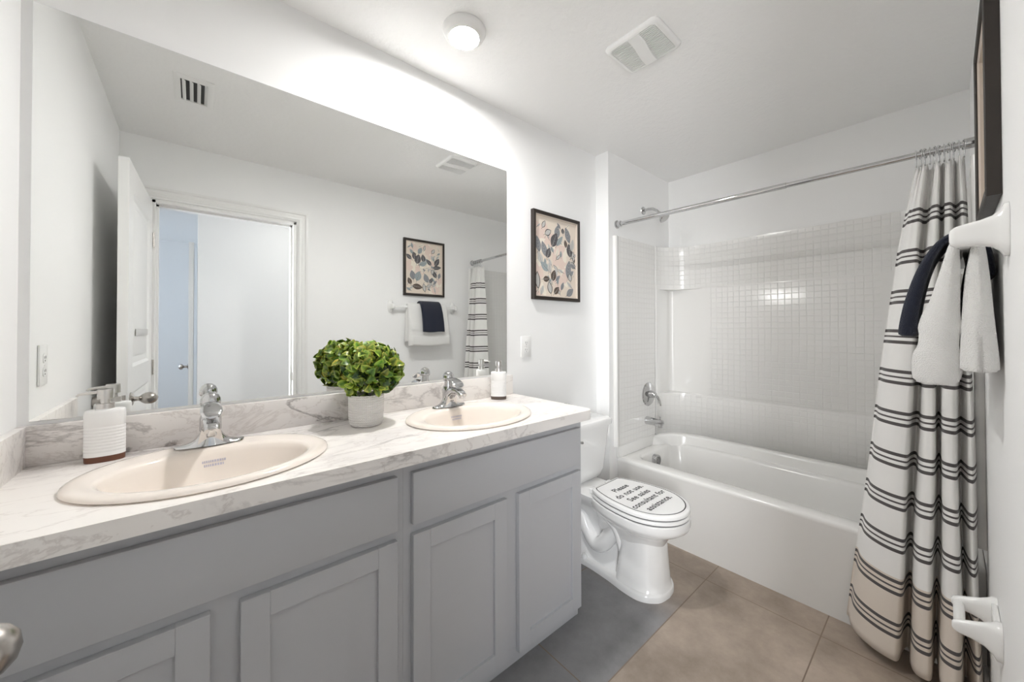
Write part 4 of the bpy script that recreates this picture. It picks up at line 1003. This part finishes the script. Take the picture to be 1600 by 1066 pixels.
def paper_holder():
    root = empty('toilet_paper_holder', (1.635, W, 0.470)); tag(root, 'empty white ceramic toilet paper holder low on the towel wall', 'toilet paper holder')
    b = B()
    for x in (-0.068, 0.068):
        R = []
        for y, hx, z0, z1 in ((0.0004, 0.026, -0.048, 0.048), (0.010, 0.025, -0.047, 0.047), (0.016, 0.019, -0.036, 0.042), (0.030, 0.013, -0.024, 0.034), (0.050, 0.0105, -0.018, 0.026), (0.070, 0.010, -0.016, 0.019), (0.080, 0.009, -0.012, 0.014), (0.084, 0.006, -0.006, 0.008)):
            R.append(circle(x, (z0+z1)/2, y, hx, 24, (z1-z0)/2, 3.0, 'y'))
        loft(b, R)
    box(b, -0.075, 0.075, 0.0004, 0.012, -0.040, 0.040, 0.004)
    finish('holder_body', b, 'ceramic', root, smooth=50)
    b = B(); tube(b, [(-0.062, 0.070, 0.001), (0.062, 0.070, 0.001)], 0.011, 20); finish('roller', b, 'plastic', root)
paper_holder()

# ------------------------------------------------------------------ towels
def towel(name, x0, x1, path, mat, label, wob, seed, hems=True):
    # path: centre points (y, z, half thickness) from the front hem, over the bar, to the back hem
    cen = catmull([(p[0], p[1], p[2]) for p in path], 8)
    N = len(cen); nx = 30; rr = random.Random(seed)
    b = B(); rings = []
    loops = []
    for i, c in enumerate(cen):
        a = cen[max(i-1, 0)]; d = cen[min(i+1, N-1)]
        tv = Vector((d.x-a.x, d.y-a.y)).normalized(); nv = Vector((-tv.y, tv.x))
        h = c.z * (1.0 if 2 < i < N-3 else 0.86 if 0 < i < N-1 else 0.6)
        loops.append((c, nv, h))
    for ix in range(nx+1):
        u = ix/nx; x = x0 + (x1-x0)*u
        edge = min(u, 1-u)*(x1-x0); sh = min(1.0, math.sqrt(max(0.0, 1-(1-min(1, edge/0.014))**2))*0.75+0.25)
        out, inn = [], []
        for i, (c, nv, h) in enumerate(loops):
            low = max(0.0, min(1.0, (1.46-c.y)/0.3))
            wv = wob*low*(math.sin(u*9+seed) + 0.5*math.sin(u*17+seed*2)); 
            fr = 1 if i < N/2 else 0.4
            zc = c.y + 0.004*low*math.sin(u*7+seed)
            hh = h*sh*(1+0.10*low*math.sin(u*13+seed))
            xx = x + (0.010*low*(u-0.5) if fr == 1 else -0.012*low)
            out.append((xx, c.x + nv.x*hh + wv*fr, zc + nv.y*hh)); inn.append((xx, c.x - nv.x*hh + wv*fr, zc - nv.y*hh))
        rings.append(out + inn[::-1])
    loft(b, rings)
    o = finish(name, b, mat, smooth=180); tag(o, label, 'towel'); return o
def shift(o, z): o.location.z = z
tw = towel('bath_towel', 1.408, 1.800, [(-1.507, 1.128, 0.034), (-1.508, 1.165, 0.038), (-1.510, 1.200, 0.038), (-1.5115, 1.222, 0.0325), (-1.513, 1.250, 0.0315), (-1.5145, 1.272, 0.0345), (-1.5165, 1.30, 0.031), (-1.523, 1.34, 0.024), (-1.532, 1.42, 0.016), (-1.537, 1.470, 0.010), (-1.546, 1.495, 0.009), (-1.556, 1.500, 0.0085), (-1.566, 1.494, 0.009), (-1.574, 1.468, 0.011), (-1.573, 1.40, 0.018), (-1.573, 1.30, 0.023), (-1.5745, 1.20, 0.027), (-1.575, 1.165, 0.027)],
           'towel', 'thick white bath towel folded over the bar on the towel wall', 0.003, 1.3)
# woven dobby band
b = B(); 
tn = towel('hand_towel', 1.515, 1.722, [(-1.452, 1.252, 0.016), (-1.453, 1.27, 0.018), (-1.462, 1.34, 0.016), (-1.480, 1.42, 0.013), (-1.500, 1.475, 0.010), (-1.520, 1.507, 0.0085), (-1.545, 1.522, 0.0085), (-1.568, 1.518, 0.008), (-1.5865, 1.496, 0.007), (-1.5955, 1.465, 0.0062), (-1.600, 1.43, 0.0060), (-1.6015, 1.405, 0.0060)],
           'navy', 'small navy blue hand towel draped over the white bath towel', 0.002, 2.2)
b.free()
for par, ya, z0, z1, xa, xb, mt in ((tw, -1.5435, 1.215, 1.255, 1.405, 1.803, 'towel'), ):
    pass

# ------------------------------------------------------------------ ceiling fittings
LX, LY = 0.792, -0.312
root = empty('ceiling_light', (LX, LY, H)); tag(root, 'round white ceiling light glowing above the vanity', 'ceiling light')
b = B(); lathe(b, [(0.0, -0.0002), (0.084, -0.0002), (0.084, -0.006), (0.078, -0.018), (0.066, -0.028), (0.0585, -0.031), (0.056, -0.029), (0.056, -0.020), (0.0, -0.020)], 0, 0, 56); finish('trim_ring', b, 'plastic', root)
b = B(); lathe(b, [(0.0, -0.0205), (0.0555, -0.0205), (0.0555, -0.0270), (0.052, -0.0285), (0.0, -0.0290)], 0, 0, 48); finish('diffuser', b, 'lamp', root)

def fan():
    fx, fy = 1.397, -0.722
    root = empty('exhaust_fan', (fx, fy, H)); tag(root, 'white exhaust fan grille on the ceiling nearer the tub', 'exhaust fan')
    a, c = 0.108, 0.116
    b = B(); R = []
    for z, k in ((-0.0003, 0.0), (-0.006, 0.0), (-0.014, 0.006), (-0.017, 0.014)): R.append(rrect(-a+k, a-k, -c+k, c-k, 0.022, z))
    R.append(rrect(-a+0.016, a-0.016, -c+0.018, c-0.018, 0.016, -0.0165)); R.append(rrect(-a+0.018, a-0.018, -c+0.020, c-0.020, 0.015, -0.010))
    loft(b, R); finish('grille_frame', b, 'plastic', root, smooth=40)
    b = B()
    # centre band with curved sides
    lo, hi = [], []
    for i in range(15):
        x = -a+0.015 + (2*a-0.03)*i/14; wv = 0.010*math.sin((x/a)*2.2)
        lo.append((x, -0.020+wv-0.004)); hi.append((x, 0.020+wv+0.004))
    ring = lo + hi[::-1]
    loft(b, [[(x, y, -0.0101) for x, y in ring], [(x, y, -0.0185) for x, y in ring]]); finish('centre_band', b, 'plastic', root)
    for i in range(21):
        x = -a+0.022 + i*(2*a-0.044)/20; wv = 0.010*math.sin((x/a)*2.2)
        for y0, y1 in ((-c+0.020, -0.024+wv), (0.024+wv, c-0.020)):
            b = B(); box(b, x-0.0019, x+0.0019, y0, y1, -0.0165, -0.0120); finish('slat', b, 'plastic', root, smooth=0)
    b = B(); box(b, -a+0.02, a-0.02, -c+0.021, c-0.021, -0.0104, -0.0101); finish('dark_cavity', b, 'dark', root, smooth=0)
fan()
def register():
    vx, vy = -0.010, -0.865
    root = empty('air_vent', (vx, vy, H)); tag(root, 'white ceiling air vent with open louvres, seen in the mirror near the left wall', 'air vent')
    a, c = 0.075, 0.135
    b = B()
    loft(b, [rrect(-a, a, -c, c, 0.003, -0.0003), rrect(-a, a, -c, c, 0.003, -0.003), rrect(-a+0.012, a-0.012, -c+0.012, c-0.012, 0.003, -0.007), rrect(-a+0.026, a-0.026, -c+0.034, c-0.034, 0.002, -0.007), rrect(-a+0.026, a-0.026, -c+0.034, c-0.034, 0.002, -0.0012)])
    finish('vent_frame', b, 'plastic', root, smooth=30)
    b = B(); box(b, -a+0.026, a-0.026, -c+0.034, c-0.034, -0.0018, -0.0012); finish('duct_opening', b, 'dark', root, smooth=0)
    for i in range(4):
        x = -a+0.031 + i*0.0275; b = B()
        loft(b, [[(x, -c+0.034, -0.002), (x+0.0015, -c+0.034, -0.002), (x+0.014, -c+0.034, -0.012), (x+0.0125, -c+0.034, -0.012)], [(x, c-0.034, -0.002), (x+0.0015, c-0.034, -0.002), (x+0.014, c-0.034, -0.012), (x+0.0125, c-0.034, -0.012)]])
        finish('louvre', b, 'plastic', root, smooth=0)
register()
